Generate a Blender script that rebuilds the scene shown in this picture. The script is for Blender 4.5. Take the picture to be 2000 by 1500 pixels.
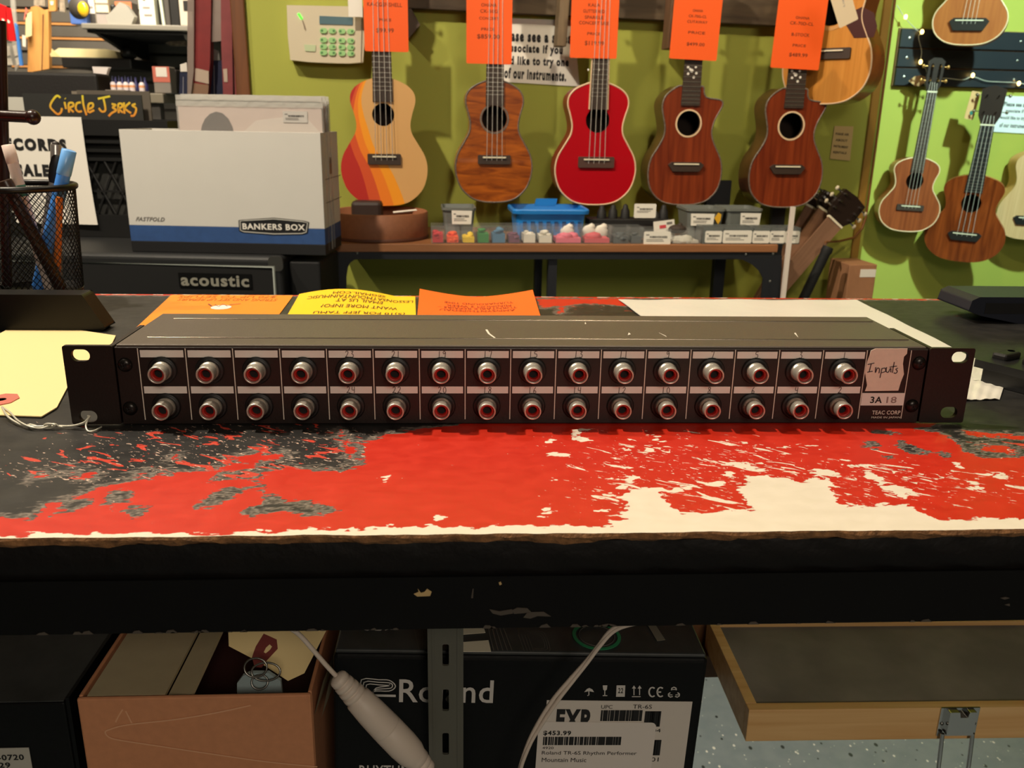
import bpy, math, random
import numpy as np
from mathutils import Matrix, Vector
random.seed(7)
for o in list(bpy.data.objects): bpy.data.objects.remove(o)
COL = bpy.context.scene.collection
SC = bpy.context.scene
CT = 0.92                       # counter top height
# ---------------------------------------------------------------- camera
CAM = Vector((-.0358, -.4437, CT + .1601)); FPX = 1700.0
_y, _p, _r = .0578, .2997, .0176
_f = Vector((math.sin(_y)*math.cos(_p), math.cos(_y)*math.cos(_p), -math.sin(_p)))
_a = Vector((math.cos(_y), -math.sin(_y), 0)); _b = _a.cross(_f)
_rt = _a*math.cos(_r) + _b*math.sin(_r); _up = -_a*math.sin(_r) + _b*math.cos(_r)
cd = bpy.data.cameras.new('camera'); cam = bpy.data.objects.new('camera', cd); COL.objects.link(cam)
cd.sensor_width = 36; cd.lens = FPX/2000*36; cd.clip_start = .02; cd.clip_end = 50
cam.matrix_world = Matrix(((_rt.x, _up.x, -_f.x, CAM.x), (_rt.y, _up.y, -_f.y, CAM.y), (_rt.z, _up.z, -_f.z, CAM.z), (0, 0, 0, 1)))
cd.dof.use_dof = True; cd.dof.focus_distance = .50; cd.dof.aperture_fstop = 24
SC.camera = cam
# ---------------------------------------------------------------- world, lights, exposure
SC.view_settings.view_transform = 'Standard'; SC.view_settings.look = 'None'
SC.view_settings.gamma = 1; SC.view_settings.use_curve_mapping = False
SC.view_settings.exposure = -0.08
W = bpy.data.worlds.new('world'); SC.world = W; W.use_nodes = True
W.node_tree.nodes['Background'].inputs[0].default_value = (1, .8, .6, 1)
W.node_tree.nodes['Background'].inputs[1].default_value = .05
def lamp(name, kind, loc, energy, color, size=.05, target=None, spot=None, blend=.4, size_y=None):
    d = bpy.data.lights.new(name, kind); d.energy = energy; d.color = color
    if kind == 'AREA':
        d.size = size
        if size_y: d.shape = 'RECTANGLE'; d.size_y = size_y
    else: d.shadow_soft_size = size
    if kind == 'SPOT': d.spot_size = math.radians(spot); d.spot_blend = blend
    o = bpy.data.objects.new(name, d); COL.objects.link(o); o.location = loc
    if target is not None:
        o.rotation_euler = (Vector(target) - Vector(loc)).to_track_quat('-Z', 'Y').to_euler()
    return o
WARM = (1, .87, .68); WARM2 = (1, .88, .72)
lamp('ceiling_spot_light', 'SPOT', (-.82, .30, 2.55), 150, WARM, .03, (0, 1.2, .9), 125, .5)
lamp('ceiling_spot_light', 'SPOT', (-1.45, .45, 2.55), 62, WARM, .03, (.2, 1.3, .9), 125, .5)
lamp('ceiling_spot_light', 'SPOT', (.25, .70, 2.55), 22, WARM, .04, (.1, .05, .9), 70, .6)
lamp('ceiling_light', 'AREA', (.55, -2.7, 2.35), 27, WARM2, .7, (.1, .2, .7))
lamp('ceiling_spot_light', 'SPOT', (.30, .30, 2.55), 46, (1, .84, .56), .03, (.95, 1.7, .95), 62, .5)
lamp('back_room_light', 'AREA', (-1.15, 2.05, 2.45), 30, (1, .88, .70), .5, (-1.7, 4.2, 1.3))
lamp('back_room_light', 'AREA', (-1.6, 3.0, 2.5), 52, (1, .86, .66), .5, (-2.0, 4.4, 1.3))
lamp('ceiling_spot_light', 'SPOT', (1.55, .55, 2.5), 34, (1, .82, .5), .03, (1.0, 1.7, 1.0), 50, .6)
lamp('alcove_light', 'SPOT', (1.62, 1.0, 2.35), 290, (.66, 1, .86), .04, (1.55, 2.5, 1.0), 60, .5)
# ---------------------------------------------------------------- picture <-> place
def ray(px, py): return _f + _rt*((px-1000)/FPX) - _up*((py-750)/FPX)
def atY(px, py, Y):
    d = ray(px, py); return CAM + d*((Y - CAM.y)/d.y)
def atZ(px, py, Z):
    d = ray(px, py); return CAM + d*((Z - CAM.z)/d.z)
def atPlane(px, py, p0, n, off=0.0):
    d = ray(px, py); return CAM + d*(((p0 - CAM).dot(n) + off)/d.dot(n))
# ---------------------------------------------------------------- materials
def lin(c):
    return tuple(((v/255)/12.92 if v/255 <= .04045 else ((v/255 + .055)/1.055)**2.4) for v in c)
MATS = {}
def mat(name, rgb, rough=.5, metal=0., spec=.5, noise=0., nscale=40., bump=0., bscale=200., emit=None, estr=0., alpha=1., trans=0., stretch=(1,1,1), coat=0.):
    """plain surface, optional mottling of its own colour and a fine bump"""
    if name in MATS: return MATS[name]
    m = bpy.data.materials.new(name); m.use_nodes = True; nt = m.node_tree; b = nt.nodes['Principled BSDF']
    c = lin(rgb)
    b.inputs['Base Color'].default_value = (*c, 1); b.inputs['Roughness'].default_value = rough
    b.inputs['Metallic'].default_value = metal; b.inputs['Specular IOR Level'].default_value = spec
    b.inputs['Coat Weight'].default_value = coat
    if alpha < 1: b.inputs['Alpha'].default_value = alpha
    if trans: b.inputs['Transmission Weight'].default_value = trans
    if emit is not None:
        b.inputs['Emission Color'].default_value = (*lin(emit), 1); b.inputs['Emission Strength'].default_value = estr
    if noise or bump:
        tc = nt.nodes.new('ShaderNodeTexCoord'); mp = nt.nodes.new('ShaderNodeMapping'); mp.inputs['Scale'].default_value = stretch
        nt.links.new(tc.outputs['Object'], mp.inputs[0])
    if noise:
        n = nt.nodes.new('ShaderNodeTexNoise'); n.inputs['Scale'].default_value = nscale; n.inputs['Detail'].default_value = 5
        r = nt.nodes.new('ShaderNodeValToRGB')
        r.color_ramp.elements[0].position = .3; r.color_ramp.elements[1].position = .7
        r.color_ramp.elements[0].color = (*[max(0, v*(1-noise)) for v in c], 1)
        r.color_ramp.elements[1].color = (*[min(1, v*(1+noise)) for v in c], 1)
        nt.links.new(mp.outputs[0], n.inputs['Vector']); nt.links.new(n.outputs[0], r.inputs[0]); nt.links.new(r.outputs[0], b.inputs['Base Color'])
    if bump:
        n = nt.nodes.new('ShaderNodeTexNoise'); n.inputs['Scale'].default_value = bscale; n.inputs['Detail'].default_value = 4
        bp = nt.nodes.new('ShaderNodeBump'); bp.inputs['Strength'].default_value = bump; bp.inputs['Distance'].default_value = .001
        nt.links.new(mp.outputs[0], n.inputs['Vector']); nt.links.new(n.outputs[0], bp.inputs['Height']); nt.links.new(bp.outputs[0], b.inputs['Normal'])
    MATS[name] = m; return m
def wood(name, c1, c2, scale=(60, 60, 4), rough=.35, coat=0., dist=2.0):
    if name in MATS: return MATS[name]
    m = mat(name, c1, rough, coat=coat); nt = m.node_tree; b = nt.nodes['Principled BSDF']
    tc = nt.nodes.new('ShaderNodeTexCoord'); mp = nt.nodes.new('ShaderNodeMapping'); mp.inputs['Scale'].default_value = scale
    n = nt.nodes.new('ShaderNodeTexNoise'); n.inputs['Scale'].default_value = 1; n.inputs['Detail'].default_value = 6; n.inputs['Distortion'].default_value = dist*.3
    r = nt.nodes.new('ShaderNodeValToRGB'); e = r.color_ramp.elements
    e[0].position = .32; e[1].position = .68; e[0].color = (*lin(c2), 1); e[1].color = (*lin(c1), 1)
    nt.links.new(tc.outputs['Object'], mp.inputs[0]); nt.links.new(mp.outputs[0], n.inputs['Vector'])
    nt.links.new(n.outputs[0], r.inputs[0]); nt.links.new(r.outputs[0], b.inputs['Base Color'])
    return m
# ---------------------------------------------------------------- mesh builder
def FR(o, s=1.0):      # a plane facing the camera side (-Y): x right, y up
    o = Vector(o); return Matrix(((s, 0, 0, o.x), (0, 0, -s, o.y), (0, s, 0, o.z), (0, 0, 0, 1)))
def UPM(o, s=1.0, rz=0.): # a plane facing up
    return Matrix.Translation(Vector(o)) @ Matrix.Rotation(rz, 4, 'Z') @ Matrix.Scale(s, 4)
def T(x, y, z): return Matrix.Translation((x, y, z))
def RX(a): return Matrix.Rotation(a, 4, 'X')
def RY(a): return Matrix.Rotation(a, 4, 'Y')
def RZ(a): return Matrix.Rotation(a, 4, 'Z')
def axisM(p, d):       # local z along d at p
    d = Vector(d).normalized(); q = d.to_track_quat('Z', 'Y'); return Matrix.Translation(Vector(p)) @ q.to_matrix().to_4x4()
ROOT = {}
class MB:
    def __init__(s): s.v = []; s.f = []; s.mi = []; s.sm = []; s.ms = []
    def add(s, vs, fs, m, M=None, smooth=False):
        if m not in s.ms: s.ms.append(m)
        k = s.ms.index(m); b = len(s.v)
        s.v += [tuple(M @ Vector(p)) if M is not None else tuple(p) for p in vs]
        for f in fs: s.f.append(tuple(i+b for i in f)); s.mi.append(k); s.sm.append(smooth)
        return s
    def box(s, x0, x1, y0, y1, z0, z1, m, M=None):
        v = [(x0,y0,z0),(x1,y0,z0),(x1,y1,z0),(x0,y1,z0),(x0,y0,z1),(x1,y0,z1),(x1,y1,z1),(x0,y1,z1)]
        return s.add(v, [(0,3,2,1),(4,5,6,7),(0,1,5,4),(1,2,6,5),(2,3,7,6),(3,0,4,7)], m, M)
    def prism(s, poly, h0, h1, m, M=None, smooth=False):
        n = len(poly); v = [(x,y,h0) for x,y in poly] + [(x,y,h1) for x,y in poly]
        s.add(v, [tuple(range(n-1,-1,-1)), tuple(range(n,2*n))], m, M)
        return s.add(v, [(i,(i+1)%n,n+(i+1)%n,n+i) for i in range(n)], m, M, smooth)
    def lathe(s, prof, m, M=None, n=24, smooth=True, cap=True):
        v = [(r*math.cos(2*math.pi*i/n), r*math.sin(2*math.pi*i/n), z) for r, z in prof for i in range(n)]
        f = []
        for j in range(len(prof)-1):
            for i in range(n): f.append((j*n+i, j*n+(i+1)%n, (j+1)*n+(i+1)%n, (j+1)*n+i))
        s.add(v, f, m, M, smooth)
        if cap and prof[0][0] > 1e-6: s.add(v[:n], [tuple(range(n-1,-1,-1))], m, M)
        if cap and prof[-1][0] > 1e-6: s.add(v[-n:], [tuple(range(n))], m, M)
        return s
    def cyl(s, p, q, r, m, n=16, r2=None, M=None):
        p = Vector(p); q = Vector(q); L = (q-p).length
        A = axisM(p, q-p); A = M @ A if M is not None else A
        return s.lathe([(r,0),(r if r2 is None else r2,L)], m, A, n)
    def tube(s, pts, r, m, n=8, M=None, closed=False):
        pts = [Vector(p) for p in pts]; N = len(pts)
        rs = r if isinstance(r, (list, tuple)) else [r]*N
        tan = []
        for i in range(N):
            a = pts[(i-1) % N] if (closed or i > 0) else pts[0]; b = pts[(i+1) % N] if (closed or i < N-1) else pts[-1]
            t = b-a; tan.append(t.normalized() if t.length > 1e-9 else Vector((0,0,1)))
        ref = Vector((0,0,1)) if abs(tan[0].z) < .9 else Vector((1,0,0))
        nrm = (ref - tan[0]*ref.dot(tan[0])).normalized(); v = []
        for i in range(N):
            nrm = (nrm - tan[i]*nrm.dot(tan[i])).normalized(); bn = tan[i].cross(nrm)
            for k in range(n):
                a = 2*math.pi*k/n; v.append(pts[i] + (nrm*math.cos(a) + bn*math.sin(a))*rs[i])
        f = []
        for i in range(N if closed else N-1):
            for k in range(n): f.append((i*n+k, i*n+(k+1)%n, ((i+1)%N)*n+(k+1)%n, ((i+1)%N)*n+k))
        s.add(v, f, m, M, True)
        if not closed: s.add(v[:n], [tuple(range(n-1,-1,-1))], m, M); s.add(v[-n:], [tuple(range(n))], m, M)
        return s
    def sphere(s, c, r, m, n=16, sc=(1,1,1), M=None):
        k = n//2; pr = [(max(1e-7, r*math.sin(math.pi*i/k)), -r*math.cos(math.pi*i/k)) for i in range(k+1)]
        A = Matrix.Translation(Vector(c)) @ Matrix.Diagonal((*sc, 1)); A = M @ A if M is not None else A
        return s.lathe(pr, m, A, n)
    def grid(s, fn, nu, nv, m, M=None, smooth=True):
        v = [fn(i/nu, j/nv) for j in range(nv+1) for i in range(nu+1)]
        return s.add(v, [(j*(nu+1)+i, j*(nu+1)+i+1, (j+1)*(nu+1)+i+1, (j+1)*(nu+1)+i) for j in range(nv) for i in range(nu)], m, M, smooth)
    def ribbon(s, pts, w, m, M=None, z=0.):
        pts = [Vector((p[0], p[1])) for p in pts]; v = []
        for i, p in enumerate(pts):
            t = (pts[min(i+1, len(pts)-1)] - pts[max(i-1, 0)])
            t = t.normalized() if t.length > 1e-9 else Vector((1, 0)); nn = Vector((-t.y, t.x))*w/2
            v += [(p.x+nn.x, p.y+nn.y, z), (p.x-nn.x, p.y-nn.y, z)]
        return s.add(v, [(2*i, 2*i+1, 2*i+3, 2*i+2) for i in range(len(pts)-1)], m, M)
    def curve(s, cu, m, M, fit=None, align='C'):
        ob = bpy.data.objects.new('tmp', cu); me = bpy.data.meshes.new_from_object(ob)
        v = np.array([p.co[:] for p in me.vertices]) if len(me.vertices) else np.zeros((0, 3)); f = [tuple(p.vertices) for p in me.polygons]
        bpy.data.objects.remove(ob); bpy.data.meshes.remove(me); bpy.data.curves.remove(cu)
        if len(v) == 0: return s
        if fit:
            lo, hi = v.min(0), v.max(0); w, h = fit
            k = (w/max(1e-9, hi[0]-lo[0])) if w else None; q = (h/max(1e-9, hi[1]-lo[1])) if h else None
            k = k or q; q = q or k
            ox = {'C': (lo[0]+hi[0])/2, 'L': lo[0], 'R': hi[0]}[align]
            v[:, 0] = (v[:, 0]-ox)*k; v[:, 1] = (v[:, 1]-(lo[1]+hi[1])/2)*q
        return s.add([tuple(p) for p in v], f, m, M)
    def text(s, t, w, h, m, M, bold=0., align='C', ext=0., shear=0.):
        cu = bpy.data.curves.new('t', 'FONT'); cu.body = t; cu.size = 1; cu.offset = bold; cu.resolution_u = 3; cu.extrude = ext; cu.shear = shear
        cu.space_character = 1.0 + bold*4
        return s.curve(cu, m, M, (w, h), align)
    def shape(s, polys, t, m, M=None):    # flat plate with holes, thickness t along local z (centred)
        cu = bpy.data.curves.new('s', 'CURVE'); cu.dimensions = '2D'; cu.fill_mode = 'BOTH'; cu.extrude = t/2
        for P in polys:
            sp = cu.splines.new('POLY'); sp.points.add(len(P)-1); sp.use_cyclic_u = True
            for i, p in enumerate(P): sp.points[i].co = (p[0], p[1], 0, 1)
        return s.curve(cu, m, M)
    def build(s, name, parent=None, world=False, loc=None, rot=None, bevel=0., seg=2, label=None):
        me = bpy.data.meshes.new(name); v = s.v
        if world:
            inv = ROOT[parent.name].inverted() if parent is not None else (Matrix.Translation(Vector(loc)).inverted() if loc is not None else None)
            if inv is not None: v = [tuple(inv @ Vector(p)) for p in v]
        me.from_pydata(v, [], s.f)
        for m in s.ms: me.materials.append(m)
        me.polygons.foreach_set('material_index', s.mi); me.polygons.foreach_set('use_smooth', s.sm)
        me.update()
        o = bpy.data.objects.new(name, me); COL.objects.link(o)
        if parent is not None:
            o.parent = parent
            ROOT[o.name] = ROOT[parent.name]
        elif loc is not None:
            o.location = loc; ROOT[o.name] = Matrix.Translation(Vector(loc))
            if rot: o.rotation_euler = rot
        if bevel:
            b = o.modifiers.new('bevel', 'BEVEL'); b.width = bevel; b.segments = seg; b.limit_method = 'ANGLE'; b.angle_limit = math.radians(40)
        if label: o['label'] = label
        return o
def tag(o, label, cat, group=None):
    o['label'] = label; o['category'] = cat
    if group: o['group'] = group
    return o
def thing(name, label, cat, loc=(0,0,0), rz=0., group=None, M=None):
    o = bpy.data.objects.new(name, None); COL.objects.link(o); o.empty_display_size = .02
    if M is None: M = Matrix.Translation(Vector(loc)) @ Matrix.Rotation(rz, 4, 'Z')
    o.matrix_world = M; ROOT[o.name] = M.copy()
    return tag(o, label, cat, group)
def struct(o): o['kind'] = 'structure'; return o
def dup(o, parent=None):
    c = o.copy(); COL.objects.link(c)
    if parent is not None: c.parent = parent
    for ch in list(o.children): dup(ch, c)
    return c
def circ(x, y, r, n=24, a0=0., a1=2*math.pi):
    return [(x + r*math.cos(a0+(a1-a0)*i/n), y + r*math.sin(a0+(a1-a0)*i/n)) for i in range(n)]
def rrect(x0, x1, y0, y1, r, n=5):
    P = []
    for cx, cy, a in ((x1-r, y1-r, 0), (x0+r, y1-r, 90), (x0+r, y0+r, 180), (x1-r, y0+r, 270)):
        for i in range(n+1): P.append((cx + r*math.cos(math.radians(a+90*i/n)), cy + r*math.sin(math.radians(a+90*i/n))))
    return P
def catmull(P, k=6, closed=False):
    out = []; N = len(P)
    for i in range(N if closed else N-1):
        p = [P[(i+d) % N] if closed else P[min(max(i+d, 0), N-1)] for d in (-1, 0, 1, 2)]
        for j in range(k):
            t = j/k
            out.append(tuple(.5*(2*b + (c-a)*t + (2*a-5*b+4*c-d)*t*t + (3*b-a-3*c+d)*t**3) for a, b, c, d in zip(*p)))
    if not closed: out.append(tuple(P[-1]))
    return out
BLACK = mat('black_plastic', (22, 21, 20), .45); WHITE = mat('white_paper', (235, 230, 220), .7); INK = mat('black_ink', (20, 18, 18), .7)
CHROME = mat('chrome', (200, 198, 195), .14, 1.); STEEL = mat('brushed_steel', (150, 148, 142), .38, 1.)
DARKMETAL = mat('black_powdercoat', (24, 24, 26), .5, bump=.1); CARD = mat('brown_cardboard', (176, 122, 80), .8, noise=.08, nscale=300)
# ================================================================ the room
WA = math.radians(4)                       # the green wall recedes to the right
WT = Vector((math.cos(WA), math.sin(WA), 0)); WN = Vector((math.sin(WA), -math.cos(WA), 0))
W0 = atY(1000, 300, 1.66); W0.z = 0
def onW(px, py, off=0.): return atPlane(px, py, W0, WN, off)     # a point 'off' in front of the green wall
RA = math.radians(5); RN = Vector((math.sin(RA), -math.cos(RA), 0)); R0 = atY(1850, 300, 2.50); R0.z = 0
def onR(px, py, off=0.): return atPlane(px, py, R0, RN, off)
def wallM(p, a=WA): return Matrix.Translation(p) @ RZ(a)
GREEN = mat('green_wall_paint', (160, 164, 68), .75, noise=.05, nscale=3, bump=.15, bscale=120)
FLOORM = mat('speckled_floor_tile', (112, 128, 132), .4)
def floor_nodes(m):
    nt = m.node_tree; b = nt.nodes['Principled BSDF']; tc = nt.nodes.new('ShaderNodeTexCoord')
    base = None; prev = None
    n0 = nt.nodes.new('ShaderNodeTexNoise'); n0.inputs['Scale'].default_value = 30; n0.inputs['Detail'].default_value = 4
    r0 = nt.nodes.new('ShaderNodeValToRGB'); r0.color_ramp.elements[0].color = (*lin((112,128,136)),1); r0.color_ramp.elements[1].color = (*lin((142,154,160)),1)
    nt.links.new(tc.outputs['Object'], n0.inputs['Vector']); nt.links.new(n0.outputs[0], r0.inputs[0]); prev = r0.outputs[0]
    for sc, th, c in ((75, .13, (225,228,222)), (52, .12, (52,60,62)), (110, .10, (196,204,202))):
        v = nt.nodes.new('ShaderNodeTexVoronoi'); v.inputs['Scale'].default_value = sc
        mp = nt.nodes.new('ShaderNodeMapping'); mp.inputs['Location'].default_value = (sc, 3, 0); mp.inputs['Scale'].default_value = (1, .7, 1)
        nt.links.new(tc.outputs['Object'], mp.inputs[0]); nt.links.new(mp.outputs[0], v.inputs['Vector'])
        sp = nt.nodes.new('ShaderNodeSeparateColor'); nt.links.new(v.outputs['Color'], sp.inputs[0])
        k = nt.nodes.new('ShaderNodeMath'); k.operation = 'MULTIPLY'; k.inputs[1].default_value = th*1.6
        nt.links.new(sp.outputs[0], k.inputs[0])
        lt = nt.nodes.new('ShaderNodeMath'); lt.operation = 'LESS_THAN'; nt.links.new(v.outputs['Distance'], lt.inputs[0]); nt.links.new(k.outputs[0], lt.inputs[1])
        mx = nt.nodes.new('ShaderNodeMix'); mx.data_type = 'RGBA'; mx.inputs['B'].default_value = (*lin(c), 1)
        nt.links.new(lt.outputs[0], mx.inputs['Factor']); nt.links.new(prev, mx.inputs['A']); prev = mx.outputs['Result']
    nt.links.new(prev, b.inputs['Base Color'])
floor_nodes(FLOORM)
def slab(name, x0, x1, y0, y1, z0, z1, m): return struct(MB().box(x0, x1, y0, y1, z0, z1, m).build(name))
slab('floor', -3.2, 3.2, -6.4, 4.9, -.1, 0, FLOORM)
CEILM = mat('ceiling_paint', (200, 190, 170), .9); DULL = mat('dull_wall_paint', (120, 105, 80), .9)
slab('ceiling', -3.2, 3.2, -6.4, 4.9, 2.7, 2.8, CEILM)
slab('wall_front', -3.2, 3.2, -6.5, -6.4, 0, 2.7, DULL); slab('wall_left', -3.3, -3.2, -6.4, 4.9, 0, 2.7, DULL); slab('wall_right', 3.2, 3.3, -6.4, 4.9, 0, 2.7, DULL)
eL = onW(487, 200); eR = onW(1722, 200)
b = MB(); o_ = Vector((eL.x, eL.y, 0)); Lw = (Vector((eR.x, eR.y, 0)) - o_).length
struct(b.box(0, Lw, 0, .10, 0, 2.7, GREEN).build('wall_back', loc=o_, rot=(0, 0, WA)))
b = MB(); q = onR(1560, 300); 
struct(b.box(0, 2.2, 0, .10, 0, 2.7, GREEN).build('wall_alcove', loc=(q.x, q.y, 0), rot=(0, 0, RA)))
# trim at the wall ends
TRIMW = wood('brown_trim_wood', (120, 72, 36), (82, 46, 22), (40, 40, 3), .5)
p = onW(474, 100); b = MB().box(-.018, .012, -.012, .03, 0, 2.7, TRIMW); struct(b.build('trim_1', loc=(p.x, p.y, 0), rot=(0, 0, WA), bevel=.003))
p = onW(1719, 100); b = MB().box(-.008, .012, -.006, .05, 0, 2.7, mat('corner_bead', (150, 112, 40), .6)); struct(b.build('trim_2', loc=(p.x, p.y, 0), rot=(0, 0, WA), bevel=.003))

# ================================================================ the counter
YB = .347; YF = -.1295; CX0, CX1 = -.80, .95
cnt = thing('shop_counter', 'long worn shop counter with chipped black, red and white painted top', 'counter', (0, YF, CT))
def px2cnt(P): return np.array([atZ(x, y, CT)[:2] for x, y in P])
def sdf(XY, poly):
    P = px2cnt(poly); d = np.full(len(XY), 1e9); ins = np.zeros(len(XY), bool); n = len(P)
    for i in range(n):
        a, c = P[i], P[(i+1) % n]; e = c-a; w = XY-a
        t = np.clip((w@e)/max(1e-12, e@e), 0, 1); d = np.minimum(d, ((w-np.outer(t, e))**2).sum(1))
        cond = ((a[1] <= XY[:, 1]) & (XY[:, 1] < c[1])) | ((c[1] <= XY[:, 1]) & (XY[:, 1] < a[1]))
        xs = a[0] + (XY[:, 1]-a[1])/(e[1] if abs(e[1]) > 1e-12 else 1e-12)*e[0]
        ins ^= cond & (XY[:, 0] < xs)
    d = np.sqrt(d); return np.where(ins, d, -d)
BLK = [[(-700,1045),(0,1012),(62,1018),(92,985),(150,970),(205,948),(265,938),(330,928),(400,918),(448,912),(505,922),(560,914),(640,920),(694,918),(711,902),(714,862),(748,852),(800,842),(850,836),(905,828),(960,822),(1020,640),(1022,632),(1262,632),(1266,650),(1500,822),(1560,822),(1660,612),(1700,584),(5000,584),(5000,560),(-700,560)],
       [(1640,600),(1700,560),(5000,560),(5000,830),(1900,832),(1750,822),(1560,822)],
       [(1785,838),(1900,812),(5000,800),(5000,905),(2000,893),(1930,896),(1880,882),(1862,858),(1830,846)],
       [(112,990),(130,975),(165,972),(178,982),(160,1000),(120,1004)], [(200,985),(205,962),(240,956),(268,962),(235,980),(212,992)],
       [(240,1000),(252,985),(290,990),(282,1008),(258,1012)], [(378,992),(400,970),(450,950),(515,947),(520,955),(470,962),(420,985),(398,996)],
       [(402,942),(430,922),(505,920),(510,935),(450,938)], [(465,1012),(470,996),(515,985),(512,968),(540,964),(560,978),(608,974),(616,988),(668,992),(655,1002),(600,1008),(560,1000),(520,998),(500,1012)],
       [(1684,874),(1690,862),(1712,862),(1716,872),(1702,878)], [(1746,868),(1762,860),(1800,880),(1818,878),(1812,888),(1765,884)], [(1834,884),(1850,882),(1862,896),(1842,898)], [(1728,890),(1748,888),(1748,894),(1732,896)],
       [(1742,918),(1765,916),(1765,920),(1744,922)], [(1700,838),(1760,845),(1762,852),(1705,846)]]
REDP = [[(447,898),(450,891),(505,888),(512,876),(518,888),(556,884),(560,894),(500,902)], [(428,916),(445,906),(500,906),(480,914)], [(66,936),(70,924),(86,922),(88,930),(74,937)], [(164,934),(168,924),(184,924),(180,935)],
        [(138,920),(142,912),(148,914),(146,922)], [(335,896),(340,888),(346,890),(344,897)], [(258,925),(285,918),(290,922),(265,930)], [(300,930),(318,922),(322,926),(305,934)], [(660,842),(672,842),(690,880),(700,900),(690,905),(680,880)], [(1046,584),(1230,584),(1225,598),(1180,594),(1140,592),(1104,597),(1099,613),(1091,613),(1093,597),(1060,602)], [(1885,842),(2000,850),(2000,858),(1890,850)], [(1905,870),(1980,872),(1985,884),(1920,880)]]
WHT = [[(-700,1075),(-700,1052),(0,1044),(400,1043),(480,1040),(700,1032),(760,1028),(860,1031),(1000,1027),(1190,1026),(1216,1010),(1222,985),(1218,962),(1240,953),(1285,952),(1300,968),(1300,985),(1330,1000),(1380,1005),(1440,1000),(1470,992),(1446,960),(1442,940),(1465,930),(1530,932),(1560,940),(1612,936),(1625,960),(1626,985),(1680,990),(1730,984),(1770,985),(1800,1005),(1838,1018),(1850,1012),(2000,1012),(5000,1010),(5000,1090)],
       [(1680,918),(1705,920),(1730,942),(1790,958),(1770,968),(1735,962),(1712,945)], [(1580,915),(1640,918),(1640,930),(1590,932)], [(1412,905),(1440,902),(1500,915),(1480,922)], [(1400,910),(1430,925),(1440,940),(1420,930)], [(1175,973),(1205,955),(1243,920),(1246,925),(1225,950),(1195,966)],
       [(1110,850),(1130,838),(1155,838),(1128,848),(1134,856),(1158,858),(1140,862),(1118,858)], [(1070,858),(1082,856),(1084,864),(1074,864)], [(742,938),(752,928),(756,930),(746,940)], [(848,1010),(872,1005),(870,1013),(852,1016)], [(1218,875),(1246,888),(1244,892),(1222,882)], [(1250,886),(1270,876),(1276,884),(1258,888)],
       [(1065,888),(1100,886),(1120,886),(1100,891),(1068,893)], [(1050,1003),(1075,988),(1078,990),(1065,1001),(1095,1004),(1060,1007)], [(1165,1000),(1205,988),(1210,992),(1180,1000),(1182,1010)], [(1300,958),(1360,955),(1362,952),(1330,950)], [(1866,902),(1870,900),(1918,954),(1910,956)], [(1940,920),(1985,930),(1980,936),(1950,934)], [(1370,955),(1410,938),(1412,945),(1385,958)], [(1260,838),(1300,862),(1296,866),(1262,844)], [(1560,866),(1606,872),(1606,880),(1596,874)], [(1474,872),(1490,862),(1482,874),(1500,878),(1484,876)]]
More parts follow.
